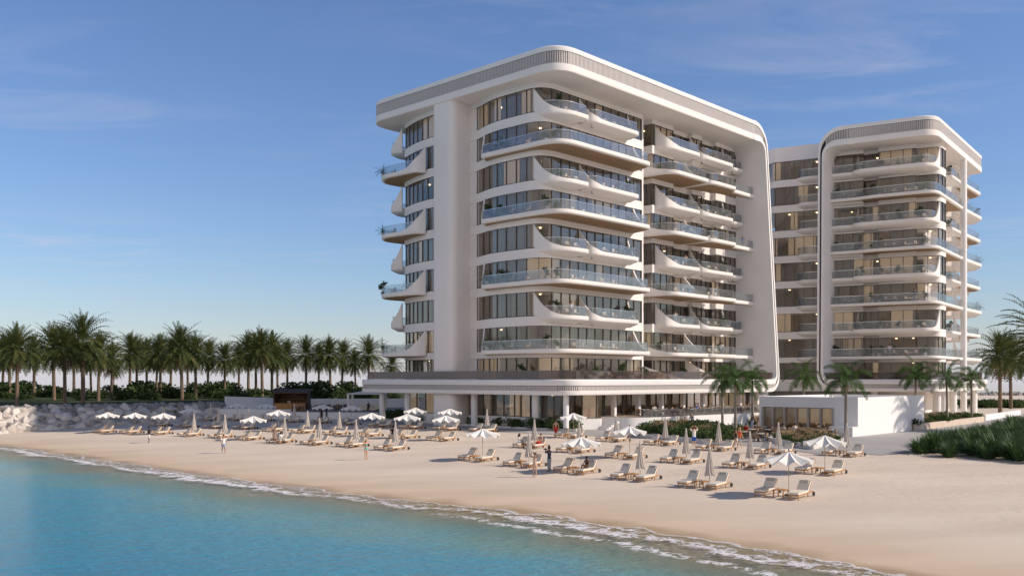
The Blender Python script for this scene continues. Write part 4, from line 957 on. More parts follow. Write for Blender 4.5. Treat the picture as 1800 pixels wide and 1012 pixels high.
# ------------------------------------------------------------ breakwater boulders
def rock_mesh(seed, m):
    r_ = random.Random(seed); bm = bmesh.new()
    for _ in range(17):
        d = Vector((r_.gauss(0, 1), r_.gauss(0, 1), r_.gauss(0, 1))).normalized(); bm.verts.new(d*r_.uniform(.46, .60))
    bmesh.ops.convex_hull(bm, input=bm.verts[:]); bmesh.ops.delete(bm, geom=[v for v in bm.verts if not v.link_faces], context='VERTS')
    bmesh.ops.bevel(bm, geom=bm.edges[:], offset=.03, segments=1, affect='EDGES')
    me = bpy.data.meshes.new('boulder'); bm.to_mesh(me); bm.free(); me.materials.append(M[m]); return me
RM = [rock_mesh(i, 'rock_light' if i % 4 else 'rock') for i in range(6)]
def edge_pt(s):
    P_ = EDGE
    for a, b in zip(P_, P_[1:]):
        l = math.hypot(b[0]-a[0], b[1]-a[1])
        if s <= l: return a[0]+(b[0]-a[0])*s/l, a[1]+(b[1]-a[1])*s/l, (b[0]-a[0])/l, (b[1]-a[1])/l
        s -= l
cand = []; r_ = random.Random(5); s = 268
while s < 268+128:
    x, y, dx, dy = edge_pt(s); nx, ny = dy, -dx                 # towards the sea
    if x > -45.5: break
    w_ = 6.0 if x < -62 else 6.0-2.2*clamp((x+62)/17)
    k = -.6
    while k < w_:
        sz = r_.uniform(1.3, 2.2) if k > 1 else r_.uniform(1.1, 1.7)
        X, Y = x+nx*k+r_.uniform(-.25, .25), y+ny*k+r_.uniform(-.25, .25); zb = PLAT-.15-(PLAT+.1-max(beach(sdist(SHORE, X, Y)), -.4))*clamp((k)/w_)
        cand.append((X, Y, zb, sz)); k += sz*.60
    s += 1.05
cand.sort(key=lambda c: -c[3]/math.hypot(c[0], c[1]))
jr = random.Random(7)
def rockm(c, k):
    q = Matrix.Translation((c[0], c[1], c[2])) @ Matrix.Rotation(jr.uniform(0, 6.28), 4, 'Z') @ Matrix.Rotation(jr.uniform(-.5, .5), 4, 'X') @ Matrix.Diagonal((c[3]*jr.uniform(.85, 1.25), c[3], c[3]*jr.uniform(.65, .85), 1)); return q
for k, c in enumerate(cand[:295]):
    o = bpy.data.objects.new('boulder', RM[k % 6]); C.objects.link(o); o.matrix_world = rockm(c, k)
    tag(o, 'pale angular boulder, %s, %s' % (('top course', 'middle course', 'bottom course by the sand')[0 if c[2] > 2.2 else 1 if c[2] > 1.1 else 2], ('far left end of the breakwater', 'left part behind the first parasols', 'middle part of the breakwater', 'breakwater part nearest the wall')[0 if c[0] < -66 else 1 if c[0] < -60 else 2 if c[0] < -53 else 3]), 'boulder', 'breakwater boulders')
bm = bmesh.new()
for k, c in enumerate(cand[295:]):
    t = RM[k % 6].copy(); t.transform(rockm(c, k)); bm.from_mesh(t); bpy.data.meshes.remove(t)
r_ = random.Random(6)
FAR = [(72, 352), (110, 350), (150, 346), (200, 338), (262, 330)]
for a, b in zip(FAR, FAR[1:]):
    n = int(math.hypot(b[0]-a[0], b[1]-a[1])/1.25)
    for i in range(n):
        for row in range(3):
            t = RM[(i+row) % 6].copy(); sz = r_.uniform(1.6, 2.9); x = a[0]+(b[0]-a[0])*i/n; y = a[1]+(b[1]-a[1])*i/n+row*1.3-2
            t.transform(rockm((x, y, .3+row*.72+r_.uniform(-.2, .2), sz), i)); bm.from_mesh(t); bpy.data.meshes.remove(t)
me = bpy.data.meshes.new('boulder_rubble'); bm.to_mesh(me); bm.free(); me.materials.append(M['rock_dark']); o = bpy.data.objects.new('boulder_rubble', me); C.objects.link(o)
tag(o, 'low rubble of grey boulders along the far breakwater by the open sea', 'boulders', kind='stuff')
print('rocks', len(cand))
# ------------------------------------------------------------ palms by the buildings
FP = [fan_palm(51+i, 5.6, 'smooth trunked palm') for i in range(3)]
for d_ in FP: freeze(d_)
def palm_at(i, px, py, topy, lb, depth=None):
    g = gp(px, py)
    if depth: x = (px-900)/F*depth; g = Vector((x, depth, G(x, depth)))
    H_ = (CZ+(HY-topy)*g.y/F-g.z); place(FP[i % 3], USED, g, i*1.3, H_/8.2, lb)
palm_at(0, 1270, 752, 640, 'left palm of the three clustered in the bed before the dining terrace')
palm_at(1, 1293, 770, 636, 'middle and nearest palm of the three clustered before the dining terrace')
palm_at(2, 1323, 755, 640, 'right palm of the three clustered before the dining terrace')
palm_at(0, 1413, 700, 636, 'palm rising behind the pavilion in front of the link block', 121)
palm_at(1, 1487, 766, 634, 'palm standing before the front corner of the white pavilion', 91)
palm_at(2, 1610, 745, 634, 'leftmost palm in the sunlit planted bed right of the pavilion')
palm_at(0, 1665, 740, 638, 'middle palm in the planted bed right of the pavilion', 119)
palm_at(1, 1708, 740, 640, 'rightmost palm in the planted bed right of the pavilion', 126)
dpr = [((1758, 165), 12.2, 'tall dark date palm alone at the right edge above the hedge'), ((1777, 186), 12.4, 'thinner date palm just behind the tall one at the right edge'), ((1846, 103), 10.6, 'near date palm reaching its fronds into the picture from the right')]
for i, ((px, dpt), H_, lb) in enumerate(dpr):
    x = (px-900)/F*dpt; place(DP[i+1] if i < 2 else NEAR, USED, (x, dpt, G(x, dpt)), i, H_/10.4 if i < 2 else 1.22, lb, 'date palms at the right')
# ------------------------------------------------------------ planted beds
hs = [shrub(61, 'low dark green hedge shrub', .8, 420, .16, ('leaf_dark', 'leaf_mid'), 'shrub', grp='hedge shrubs'), shrub(62, 'feathery grass shrub', .75, 380, .16, ('leaf_mid', 'leaf_dark'), 'shrub', plume=36, grp='plumed shrubs'), shrub(63, 'green', .7, 380, .15, ('leaf_mid',), 'shrub', plume=0)]
for d_ in hs: freeze(d_)
def inside(p, poly):
    c = False; j = len(poly)-1
    for i in range(len(poly)):
        if (poly[i][1] > p[1]) != (poly[j][1] > p[1]) and p[0] < (poly[j][0]-poly[i][0])*(p[1]-poly[i][1])/(poly[j][1]-poly[i][1])+poly[i][0]: c = not c
        j = i
    return c
def bed(name, pix, label, kinds, spacing, grp, slabels, h=.35, size=1.0, seed=1, kmat='kerb', frontn=None, raise_=.2):
    poly = [P(*q) for q in pix]; e = empty(name, (poly[0][0], poly[0][1], G(*poly[0])), 0, label, 'planter')
    k = kerb('planter_kerb', poly+[poly[0]] if frontn is None else poly[:frontn], h, .22, kmat, e)
    so = drape('soil', poly, 'soil', raise_, 1.0); so.parent = e; so.location = -e.location; del so['kind']
    r_ = random.Random(seed); xs = [p[0] for p in poly]; ys = [p[1] for p in poly]; x = min(xs)
    while x < max(xs):
        y = min(ys)
        while y < max(ys):
            q = (x+r_.uniform(-.3, .3)*spacing, y+r_.uniform(-.3, .3)*spacing)
            if inside(q, poly):
                kd = r_.choice(kinds)
                place(hs[kd], USED, (q[0], q[1], G(*q)+raise_-.05), r_.uniform(0, 6), size*r_.uniform(.8, 1.2), slabels[kd], grp)
            y += spacing
        x += spacing
bed('planter_bed', [(658, 737), (812, 748), (930, 755), (1012, 758.5), (1014, 752), (935, 747.5), (815, 740), (672, 731)], 'long narrow planter bed with pale kerb under the podium of the main tower', (0, 0, 2), 2.1, 'hedge shrubs under the podium', {0: 'dark hedge shrub in the long bed under the podium', 2: 'green hedge shrub in the long bed under the podium'}, h=.28, size=1.5, seed=2)
bed('planter_bed', [(1120, 768), (1180, 773), (1262, 782), (1292, 783), (1300, 762), (1250, 753), (1180, 750), (1128, 756)], 'planter bed with shrubs and plumed grasses before the dining terrace', (0, 0, 1, 2), 1.9, 'shrubs before the dining terrace', {0: 'dark round shrub in the bed before the dining terrace', 1: 'shrub with tan plumes in the bed before the dining terrace', 2: 'light green shrub in the bed before the dining terrace'}, h=.42, size=1.2, seed=3)
bed('planter_bed', [(1352, 776), (1428, 790), (1482, 778), (1470, 770), (1420, 768), (1366, 768)], 'low white kerbed planter of plumed grasses beside the lower dining area', (0, 1, 1, 1), 1.3, 'grasses beside the lower dining area', {0: 'green shrub in the kerbed planter by the lower dining area', 1: 'tan plumed grass shrub by the lower dining area'}, h=.42, size=.8, seed=4)
bed('planter_bed', [(1322, 752), (1362, 745), (1362, 738), (1330, 741)], 'planter bed of tan grasses between the terrace and the pavilion', (1, 1, 0), .9, 'grasses between terrace and pavilion', {0: 'green shrub between the terrace and the pavilion', 1: 'tan plumed grass between the terrace and the pavilion'}, h=.3, size=1.0, seed=9)
bed('planter_bed', [(1608, 757), (1729, 741), (1712, 738), (1650, 738.5), (1597, 744)], 'raised planter bed with sandstone wall beside the paved path', (0, 2, 1, 2), 1.9, 'shrubs in the raised bed', {0: 'dark low shrub in the raised bed', 1: 'tan plumed shrub in the raised bed', 2: 'light green low shrub in the raised bed'}, h=.75, size=.85, seed=5, kmat='planter_stone', raise_=.7)
rw = kerb('ramp_wall', [P(1731, 739), P(1792, 729.5)], .85, .3, 'stucco_white'); tag(rw, 'low sunlit white wall running beside the path at the right edge', 'wall')
rw = kerb('curved_wall', [P(1655, 719), P(1690, 716), P(1712, 716)], .55, .3, 'stucco_white'); tag(rw, 'short pale garden wall behind the raised bed', 'wall')
rw = kerb('retaining_wall', [(-44.6, 144.5), (-33.5, 141.8)], 1.35, .4, 'stucco_white'); tag(rw, 'white retaining wall beside the end of the breakwater', 'wall')
rw = kerb('retaining_wall', [(-45.2, 149), (-36.8, 160.4), (-20, 165.4), (5, 174), (18, 184)], 2.3, .4, 'stucco_white'); tag(rw, 'long shaded white wall holding back the grass bank', 'wall')
rb = random.Random(12)
for k in range(32):
    px = 1668+k*5.0; g = gp(px, 716+rb.uniform(-1, 1)); place(hs[0], USED, g, rb.uniform(0, 6), 2.1, 'dark clipped shrub in the hedge beyond the path', 'hedge beyond the path')
gc = [grass_clump(71+i, 'tufted dark green strap leaved grass clump beside the paved path', grp='grass clumps beside the path') for i in range(3)]
cl_poly = [P(*q) for q in ((1604, 797), (1650, 803), (1720, 806), (1770, 812), (1825, 815), (1840, 745), (1800, 748), (1735, 765), (1680, 775), (1630, 782))]
xs = [p[0] for p in cl_poly]; ys = [p[1] for p in cl_poly]; rb = random.Random(3); x = min(xs); k = 0
while x < max(xs):
    y = min(ys)
    while y < max(ys):
        q = (x+rb.uniform(-.6, .6), y+rb.uniform(-.6, .6))
        if inside(q, cl_poly):
            if k < 3: o = gc[k]
            else: o = gc[k % 3].copy(); C.objects.link(o)
            o.location = (q[0], q[1], G(*q)); o.rotation_euler = (0, 0, rb.uniform(0, 6)); o.scale = (rb.uniform(.8, 1.45),)*3; k += 1
        y += 1.75
    x += 1.75
print('clumps', k)
# ------------------------------------------------------------ loungers, tables, parasols
RZ = math.atan2(U[1], U[0]); WD = Vector((-V[0], -V[1])).normalized(); UD = Vector(U).normalized()
def make_lounger():
    t = empty('sun_lounger', (0, 0, 0), 0, 'x', 'sun lounger'); L = 1.95
    mb = MB()
    for y in (-.31, .31): mb.box((L/2-.05, y, .27), (L-.1, .045, .075))
    for x in (.06, .5, .95, 1.2): mb.box((x, 0, .29), (.06, .60, .03))
    mb.box((.02, 0, .27), (.04, .66, .075)); mb.build('frame', 'teak', t)
    for x, y in ((.10, -.30), (.10, .30), (1.25, -.30), (1.25, .30)):
        m2 = MB(); m2.box((x, y, .115), (.05, .045, .25)); m2.build('leg', 'teak', t)
    for y in (-.36, .36):
        m2 = MB(); m2.tube([(1.86, y-.03, .13), (1.86, y+.03, .13)], .13, 12); m2.build('wheel', 'wheel_black', t)
    mb = MB(); mb.box((.63, 0, .375), (1.24, .72, .11), top=.97); o = mb.build('seat_cushion', 'cushion', t)
    a = R(50); c, s_ = math.cos(a), math.sin(a); X = Vector((c, 0, s_)); N = Vector((-s_, 0, c)); b0 = Vector((1.24, 0, .33))
    mb = MB(); mb.obox(b0+X*.33, X*.66, (0, .64, 0), N*.035); mb.obox(b0+X*.32+Vector((0, .33, 0)), X*.70, (0, .04, 0), N*.06); mb.obox(b0+X*.32+Vector((0, -.33, 0)), X*.70, (0, .04, 0), N*.06)
    mb.tube([b0+X*.6+Vector((0, 0, -.02)), (1.72, 0, .28)], .02, 6)
    bk = mb.build('backrest', 'teak', t)
    mb = MB(); mb.obox(b0+X*.34+N*.075, X*.64, (0, .70, 0), N*.10); mb.build('back_cushion', 'cushion', bk)
    mb = MB(); mb.obox(b0+X*.55+N*.155, X*.18, (0, .5, 0), N*.075); mb.build('head_pillow', 'pillow_grey', bk)
    return t
def make_side_table():
    t = empty('side_table', (0, 0, 0), 0, 'x', 'side table'); mb = MB()
    for k in range(5): mb.box((-.28+.14*k, 0, .43), (.13, .68, .03))
    mb.box((0, .31, .395), (.66, .03, .05)); mb.box((0, -.31, .395), (.66, .03, .05)); mb.build('table_top', 'teak', t)
    for x in (-.29, .29):
        for y in (-.30, .30): m2 = MB(); m2.box((x, y, .19), (.05, .05, .39)); m2.build('leg', 'teak', t)
    return t
def make_open_umbrella():
    t = empty('open_parasol', (0, 0, 0), 0, 'x', 'parasol'); mb = MB(); mb.tube([(0, 0, 0), (0, 0, 2.62)], .022, 8); mb.build('pole', 'pole_metal', t)
    mb = MB(); mb.lathe((0, 0, 0), [(.24, 0), (.24, .06), (.05, .09), (.035, .3)], 14); mb.build('base', 'wheel_black', t)
    mb = MB(); N = 20; rings = []
    for j in range(6):
        s = j/5; ring = []
        for k in range(N):
            ang = 2*math.pi*k/N+.2; ridge = (k % 2 == 0); rr = 1.42*s*(1.0 if ridge else .97); z = 2.56-.46*s-.05*math.sin(math.pi*s)-(0 if ridge else .29*s)
            ring.append((rr*math.cos(ang), rr*math.sin(ang), z))
        rings.append(ring)
    vs = [p for r_ in rings for p in r_]+[(p[0], p[1], p[2]-.012) for r_ in rings for p in r_]; O = 6*N; fs = []
    for j in range(5):
        for k in range(N):
            a, b, c, d = j*N+k, j*N+(k+1) % N, (j+1)*N+(k+1) % N, (j+1)*N+k; fs += [(a, b, c, d), (O+d, O+c, O+b, O+a)]
    for k in range(N): fs.append((5*N+k, 5*N+(k+1) % N, O+5*N+(k+1) % N, O+5*N+k))
    mb.add(vs, fs); cn = mb.build('canopy', 'canvas', t)
    m2 = MB(); m2.lathe((0, 0, 2.54), [(.05, 0), (.05, .06), (.015, .14)], 8); m2.build('finial', 'wheel_black', t)
    m2 = MB()
    for k in range(0, N, 2):
        ang = 2*math.pi*k/N+.2; m2.tube([(0, 0, 2.1), (.7*math.cos(ang), .7*math.sin(ang), 2.24)], .008, 4)
    m2.build('ribs', 'pole_metal', cn); return t
def make_closed_umbrella():
    t = empty('closed_parasol', (0, 0, 0), 0, 'x', 'parasol'); mb = MB(); mb.tube([(0, 0, 0), (0, 0, 2.60)], .022, 8); mb.build('pole', 'pole_metal', t)
    mb = MB(); mb.lathe((0, 0, 0), [(.24, 0), (.24, .06), (.05, .09), (.035, .3)], 14); mb.build('base', 'wheel_black', t)
    mb = MB(); N = 20; prof = [(.02, 2.58), (.06, 2.48), (.05, 2.38), (.09, 2.1), (.15, 1.7), (.215, 1.2), (.27, .82), (.30, .70)]; vs = []; fs = []
    for j, (r, z) in enumerate(prof):
        for k in range(N):
            ang = 2*math.pi*k/N+.15*j; q = (1.12 if k % 2 else .72)
            if j < 2: q = 1
            zz = z-(.10 if (j == len(prof)-1 and k % 4 == 1) else 0); vs.append((r*q*math.cos(ang), r*q*math.sin(ang), zz))
    for j in range(len(prof)-1):
        for k in range(N): fs.append((j*N+k, j*N+(k+1) % N, (j+1)*N+(k+1) % N, (j+1)*N+k))
    fs += [tuple(range(N)), tuple((len(prof)-1)*N+k for k in range(N))[::-1]]
    mb.add(vs, fs); cn = mb.build('canopy', 'canvas_wrap', t)
    m2 = MB(); m2.tube([(0, 0, 2.36), (0, 0, 2.40)], .075, 10); m2.build('tie', 'canvas', cn); return t
LG, TB, UO, UC = make_lounger(), make_side_table(), make_open_umbrella(), make_closed_umbrella()
for d_ in (LG, TB, UO, UC): freeze(d_)
rows = [('front row nearest the sea', [('o', 1386.5, 870), ('c', 1247.3, 854.5), ('c', 1125.3, 841), ('o', 1021.5, 829), ('c', 929.7, 818), ('o', 848.3, 808), ('c', 695, 789.5), ('c', 626, 784), ('c', 561.8, 780), ('c', 500.5, 777), ('o', 445.5, 772), ('c', 395.5, 768.5), ('c', 341, 765.5), ('o', 287.5, 762.5), ('o', 237.5, 761), ('o', 189.5, 759.5)]),
        ('middle row', [('o', 1449.8, 831), ('c', 1318.3, 821), ('c', 1206, 812), ('o', 1106.8, 804), ('c', 1018, 794), ('c', 939.5, 786), ('o', 783.5, 773.5), ('o', 716, 769.5), ('o', 653.5, 766), ('c', 596.5, 763), ('c', 540.5, 760), ('o', 489.5, 757), ('c', 437, 753.5), ('c', 384.5, 752), ('o', 334, 750.5), ('c', 288, 748.5)]),
        ('back row nearest the buildings', [('c', 1488.5, 800), ('c', 1368.4, 796.5), ('c', 1263.5, 790.5), ('c', 1169.5, 781), ('c', 1083, 775), ('o', 1008, 769), ('c', 856, 758.5), ('o', 790.5, 756), ('o', 730, 753), ('c', 675, 750), ('o', 618, 746), ('o', 567, 743.5), ('c', 517.5, 742), ('o', 468, 740), ('o', 417.5, 739), ('c', 370.5, 739)])]
SETS = {}
for ri, (rn, sets) in enumerate(rows):
    for i, (kind, px, py) in enumerate(sets):
        g = gp(px, py); rr = random.Random(ri*50+i); sn = ORD[i]
        def at(u, w_): x = g.x+UD.x*u+WD.x*w_; y = g.y+UD.y*u+WD.y*w_; return Vector((x, y, G(x, y)))
        st = 'open' if kind == 'o' else 'closed'
        if kind == 'o': place(UO, USED, g, rr.uniform(-.1, .1), None, 'open white parasol, %s parasol from the right in the %s' % (sn, rn), 'parasols on the beach')
        else: place(UC, USED, g, rr.uniform(0, 6), None, 'furled grey parasol, %s parasol from the right in the %s' % (sn, rn), 'parasols on the beach')
        tl = at(-.75, -.12); place(TB, USED, tl, RZ, None, 'teak side table by the %s parasol from the right, %s' % (sn, rn), 'side tables between the loungers')
        for sd_, ww in (('left', -1.15), ('right', .92)):
            a, b = at(-1.35, ww), at(.55, ww); q = at(-1.35, ww)
            tilt = math.atan2(b.z-a.z, 1.9)
            o = place(LG, USED, q, RZ+rr.uniform(-.03, .03), None, '%s lounger at the %s parasol from the right in the %s' % (sd_, sn, rn), 'sun loungers on the beach', ry=-tilt)
            SETS[(ri, i, sd_)] = q

ks_ = sorted([o for o in sc.objects if o.name.startswith('grass_clump')], key=lambda o: o.location.x/o.location.y)
near_y = sorted(o.location.y for o in ks_)[len(ks_)//3]
fr_ = [o for o in ks_ if o.location.y <= near_y]; bk_ = [o for o in ks_ if o.location.y > near_y]
for nm_, L_ in (('front edge by the sand', fr_), ('back part beside the paved path', bk_)):
    for i, o in enumerate(L_): o['label'] = 'dark strap leaved grass clump, %s from the left, %s' % (ORD[min(i, len(ORD)-1)], nm_)
# ------------------------------------------------------------ people
def make_person(name, label, at, face, pose='stand', h=1.75, skin='skin_tan', hair='hair_black', top=None, bottom=None, long_hair=False, female=False, dress=None, seat=0.42):
    """one continuous skinned body; face = heading in degrees (0 = +X); joints in metres for a 1.75 m figure, x forward, y left"""
    s = h/1.75; t = empty('person', at, R(face), label, 'person')
    sw, hw = (.175, .095) if female else (.20, .09)
    J = {}
    sit = pose in ('sit', 'recline', 'perch')
    pz = .93 if not sit else seat+.10
    J['pelvis'] = (0, 0, pz); ln = 0.0
    if pose == 'recline': ln = -.22
    if pose == 'sit': ln = .05
    J['waist'] = (ln*.3, 0, pz+.16); J['chest'] = (ln*.8, 0, pz+.36); J['neck'] = (ln*1.05, 0, pz+.53); J['nk2'] = (ln*1.1+.01, 0, pz+.60)
    J['head'] = (ln*1.1+.02, 0, pz+.70); J['crown'] = (ln*1.1+.01, 0, pz+.79)
    for sd, y in (('L', 1), ('R', -1)):
        J['sh'+sd] = (ln*1.0, y*sw, pz+.49)
        if pose == 'armsup' or (pose == 'camera'):
            if pose == 'armsup': J['el'+sd] = (.04, y*.37, pz+.62); J['wr'+sd] = (.03, y*.17, pz+.80)
            else: J['el'+sd] = (.14, y*.33, pz+.33); J['wr'+sd] = (.24, y*.09, pz+.60)
        elif sit:
            J['el'+sd] = (ln+.10, y*(sw+.06), pz+.24); J['wr'+sd] = (.30, y*.13, pz+.16)
        elif pose == 'hips': J['el'+sd] = (-.05, y*.38, pz+.24); J['wr'+sd] = (.04, y*.19, pz+.05)
        elif pose == 'walk': J['el'+sd] = (-.06*y, y*(sw+.05), pz+.22); J['wr'+sd] = (.10-.12*y, y*(sw+.05), pz-.02)
        else: J['el'+sd] = (-.03, y*(sw+.05), pz+.21); J['wr'+sd] = (.04, y*(sw+.06), pz-.04)
        J['hp'+sd] = (0, y*hw, pz-.04)
        if sit:
            if pose == 'recline': J['kn'+sd] = (.42, y*.11, pz+.05+.18*(y > 0)); J['an'+sd] = (.80, y*.11, pz-.02); J['to'+sd] = (.84, y*.11, pz+.10)
            elif pose == 'perch': J['kn'+sd] = (.38, y*.10, pz+.24); J['an'+sd] = (.50, y*.10, pz-.04); J['to'+sd] = (.66, y*.10, pz-.08)
            else: J['kn'+sd] = (.42, y*.11, pz-.02); J['an'+sd] = (.44, y*.11, .08); J['to'+sd] = (.60, y*.11, .03)
        elif pose == 'walk':
            k = y; J['kn'+sd] = (.13*k+.04, y*.085, .50); J['an'+sd] = (.26*k-.04, y*.08, .085 if k > 0 else .13); J['to'+sd] = (.26*k+.12, y*.085, .035)
        else:
            J['kn'+sd] = (.015, y*.095, .50); J['an'+sd] = (-.01, y*.10, .085); J['to'+sd] = (.15, y*.115, .03)
    f = .92 if female else 1.0
    Rd = dict(pelvis=.135, waist=.115*f, chest=.14*f, neck=.062, nk2=.055, head=.098, crown=.075, sh=.062*f, el=.042*f, wr=.028, hp=.095, kn=.058, an=.038, to=.03)
    names = list(J); idx = {n: i for i, n in enumerate(names)}; E = [('pelvis', 'waist'), ('waist', 'chest'), ('chest', 'neck'), ('neck', 'nk2'), ('nk2', 'head'), ('head', 'crown')]
    for sd in 'LR': E += [('neck', 'sh'+sd), ('sh'+sd, 'el'+sd), ('el'+sd, 'wr'+sd), ('pelvis', 'hp'+sd), ('hp'+sd, 'kn'+sd), ('kn'+sd, 'an'+sd), ('an'+sd, 'to'+sd)]
    vs = [Vector(J[n])*s for n in names]; rad = [Rd.get(n, Rd.get(n[:2], .05))*s for n in names]; ed = [(idx[a], idx[b]) for a, b in E]
    for sd, y in (('L', 1), ('R', -1)):      # palms and five separate fingers
        w_ = Vector(J['wr'+sd])*s; d = (w_-Vector(J['el'+sd])*s).normalized(); side = d.cross(Vector((1, 0, .2))).normalized()
        pm = w_+d*.06*s; vs.append(pm); rad.append(.026*s); pi_ = len(vs)-1; ed.append((idx['wr'+sd], pi_))
        for k, (o, L) in enumerate(((-.028, .065), (-.010, .078), (.009, .074), (.026, .060))):
            a = pm+side*o*s+d*.035*s; b = a+d*L*.5*s+Vector((.012, 0, 0))*s; c = b+d*L*.4*s+Vector((.02, 0, -.004))*s
            vs += [a, b, c]; rad += [.0095*s, .0085*s, .007*s]; n = len(vs); ed += [(pi_, n-3), (n-3, n-2), (n-2, n-1)]
        a = w_+d*.03*s+side*(-.035)*s; b = a+d*.03*s+side*(-.02)*s+Vector((.015, 0, 0))*s; vs += [a, b]; rad += [.011*s, .009*s]; n = len(vs); ed += [(pi_, n-2), (n-2, n-1)]
    me = bpy.data.meshes.new('body'); me.from_pydata(vs, ed, []); me.materials.append(M[skin])
    o = bpy.data.objects.new('body', me); C.objects.link(o); o.parent = t
    md = o.modifiers.new('skin', 'SKIN'); md.use_smooth_shade = True
    if not me.skin_vertices:
        bm = bmesh.new(); bm.from_mesh(me); bm.verts.layers.skin.verify(); bm.to_mesh(me); bm.free()
    sv = me.skin_vertices[0].data
    for i, r_ in enumerate(rad):
        sv[i].radius = (r_, r_*(.72 if names[i] in ('chest', 'waist', 'pelvis') else 1)) if i < len(names) else (r_, r_)
        sv[i].use_root = (i == idx['pelvis'])
    sb = o.modifiers.new('sub', 'SUBSURF'); sb.levels = 1; sb.render_levels = 1
    hd = Vector(J['head'])*s
    mb = MB(); mb.ellipsoid(hd+Vector((.095, 0, -.01))*s, (.018*s, .012*s, .022*s), 6, 4); mb.build('nose', skin, o, origin=(0, 0, 0))
    mb = MB()
    for y in (-1, 1): mb.ellipsoid(hd+Vector((.082, y*.033, .018))*s, (.012*s, .015*s, .009*s), 6, 4)
    mb.build('eyes', 'hair_black', o, origin=(0, 0, 0))
    mb = MB(); mb.ellipsoid(hd+Vector((.086, 0, -.052))*s, (.012*s, .024*s, .007*s), 6, 4); mb.build('mouth', 'cloth_red', o, origin=(0, 0, 0))
    mb = MB(); mb.ellipsoid(hd+Vector((-.018, 0, .042))*s, (.112*s, .10*s, .098*s), 10, 8)
    if long_hair: mb.tube([hd+Vector((-.06, 0, .02))*s, hd+Vector((-.10, 0, -.13))*s, hd+Vector((-.11, 0, -.30))*s], [.085*s, .095*s, .05*s], 8)
    mb.build('hair', hair, t, origin=(0, 0, 0), smooth=True, sharp=80)
    def limb(mb, a, b, ra, rb, ext=0): A, B = Vector(J[a])*s, Vector(J[b])*s; m_ = A.lerp(B, .5); mb.tube([A, m_, A.lerp(B, 1+ext)], [ra*s, (ra+rb)/2*s, rb*s], 10)
    def torso(mb, lo, hi, g=1.0):
        pts = [Vector(J[n])*s for n in ('pelvis', 'waist', 'chest', 'neck')]; rr = [.165, .145*f, .178*f, .09]
        P_ = []; q = []
        for i in range(4):
            if lo <= i <= hi: P_.append(pts[i]+Vector((0, 0, -.06*s if i == lo == 0 else 0))); q.append(rr[i]*g*s)
        n = 12; vs_ = []; fs = []
        for p, r_ in zip(P_, q): vs_ += [(p.x+r_*.74*math.cos(2*math.pi*k/n), p.y+r_*math.sin(2*math.pi*k/n), p.z) for k in range(n)]
        for i in range(len(P_)-1):
            for k in range(n): fs.append((i*n+k, i*n+(k+1) % n, (i+1)*n+(k+1) % n, (i+1)*n+k))
        fs += [tuple(range(n))[::-1], tuple((len(P_)-1)*n+k for k in range(n))]; mb.add(vs_, fs)
    if top:
        kind, m_ = top; mb = MB()
        if kind in ('shirt', 'long'):
            torso(mb, 0, 3, 1.03)
            for sd in 'LR':
                limb(mb, 'sh'+sd, 'el'+sd, .078, .058, 0 if kind == 'long' else -.25)
                if kind == 'long': limb(mb, 'el'+sd, 'wr'+sd, .056, .042)
        elif kind == 'bikini': torso(mb, 2, 2, 1) if False else mb.lathe(Vector(J['chest'])*s+Vector((0, 0, -.04*s)), [(.132*s, 0), (.145*s, .04*s), (.135*s, .085*s)], 12)
        elif kind == 'suit': torso(mb, 0, 2, .93)
        mb.build('shirt' if kind in ('shirt', 'long') else 'swim_top', m_, t, origin=(0, 0, 0), smooth=True, sharp=70)
    if bottom:
        kind, m_ = bottom; mb = MB()
        torso(mb, 0, 1, 1.0)
        if kind != 'bikini':
            for sd in 'LR':
                limb(mb, 'hp'+sd, 'kn'+sd, .112, .088, -.12 if kind == 'shorts' else 0)
                if kind == 'trousers': limb(mb, 'kn'+sd, 'an'+sd, .082, .066)
        mb.build({'shorts': 'shorts', 'trousers': 'trousers', 'bikini': 'swim_briefs'}[kind], m_, t, origin=(0, 0, 0), smooth=True, sharp=70)
    if dress:
        mb = MB(); p = Vector(J['pelvis'])*s; torso(mb, 0, 3, 1.02)
        if not sit: mb.lathe((p.x, p.y, p.z-.50*s), [(.25*s, 0), (.20*s, .25*s), (.15*s, .52*s)], 12)
        mb.build('dress', dress, t, origin=(0, 0, 0), smooth=True, sharp=70)
    if pose == 'camera':
        mb = MB(); c = (Vector(J['wrL'])+Vector(J['wrR']))*s/2; mb.box((c.x+.05, 0, c.z+.04), (.08, .15, .10)); mb.tube([(c.x+.08, 0, c.z+.04), (c.x+.22, 0, c.z+.04)], .04, 8)
        cm = mb.build('held_camera', 'cloth_black', None, origin=(0, 0, 0)); cm.location = at; cm.rotation_euler = (0, 0, R(face)); tag(cm, 'black camera held up to the eye by the man in a navy shirt', 'camera')
    return t
pp = lambda px, py: gp(px, py)
make_person('a', 'person in black hooded top and white shorts standing by the sea end loungers', pp(262, 777.5), 200, 'hips', 1.76, 'skin_dark', 'hair_black', ('long', 'cloth_black'), ('shorts', 'cloth_white'))
make_person('a', 'person in open white shirt and pale blue shorts walking on the sand by the loungers', pp(393, 796), -60, 'walk', 1.78, 'skin_tan', 'hair_brown', ('shirt', 'cloth_white'), ('shorts', 'cloth_paleblue'))
make_person('a', 'blond person in teal bikini with raised arms walking on the open sand', pp(643.5, 807.5), -40, 'armsup', 1.68, 'skin_light', 'hair_blond', ('bikini', 'cloth_teal'), ('bikini', 'cloth_teal'), True, True)
make_person('a', 'person in patterned dress standing between front row loungers', pp(483, 778), -100, 'stand', 1.66, 'skin_tan', 'hair_brown', None, None, True, True, dress='cloth_print')
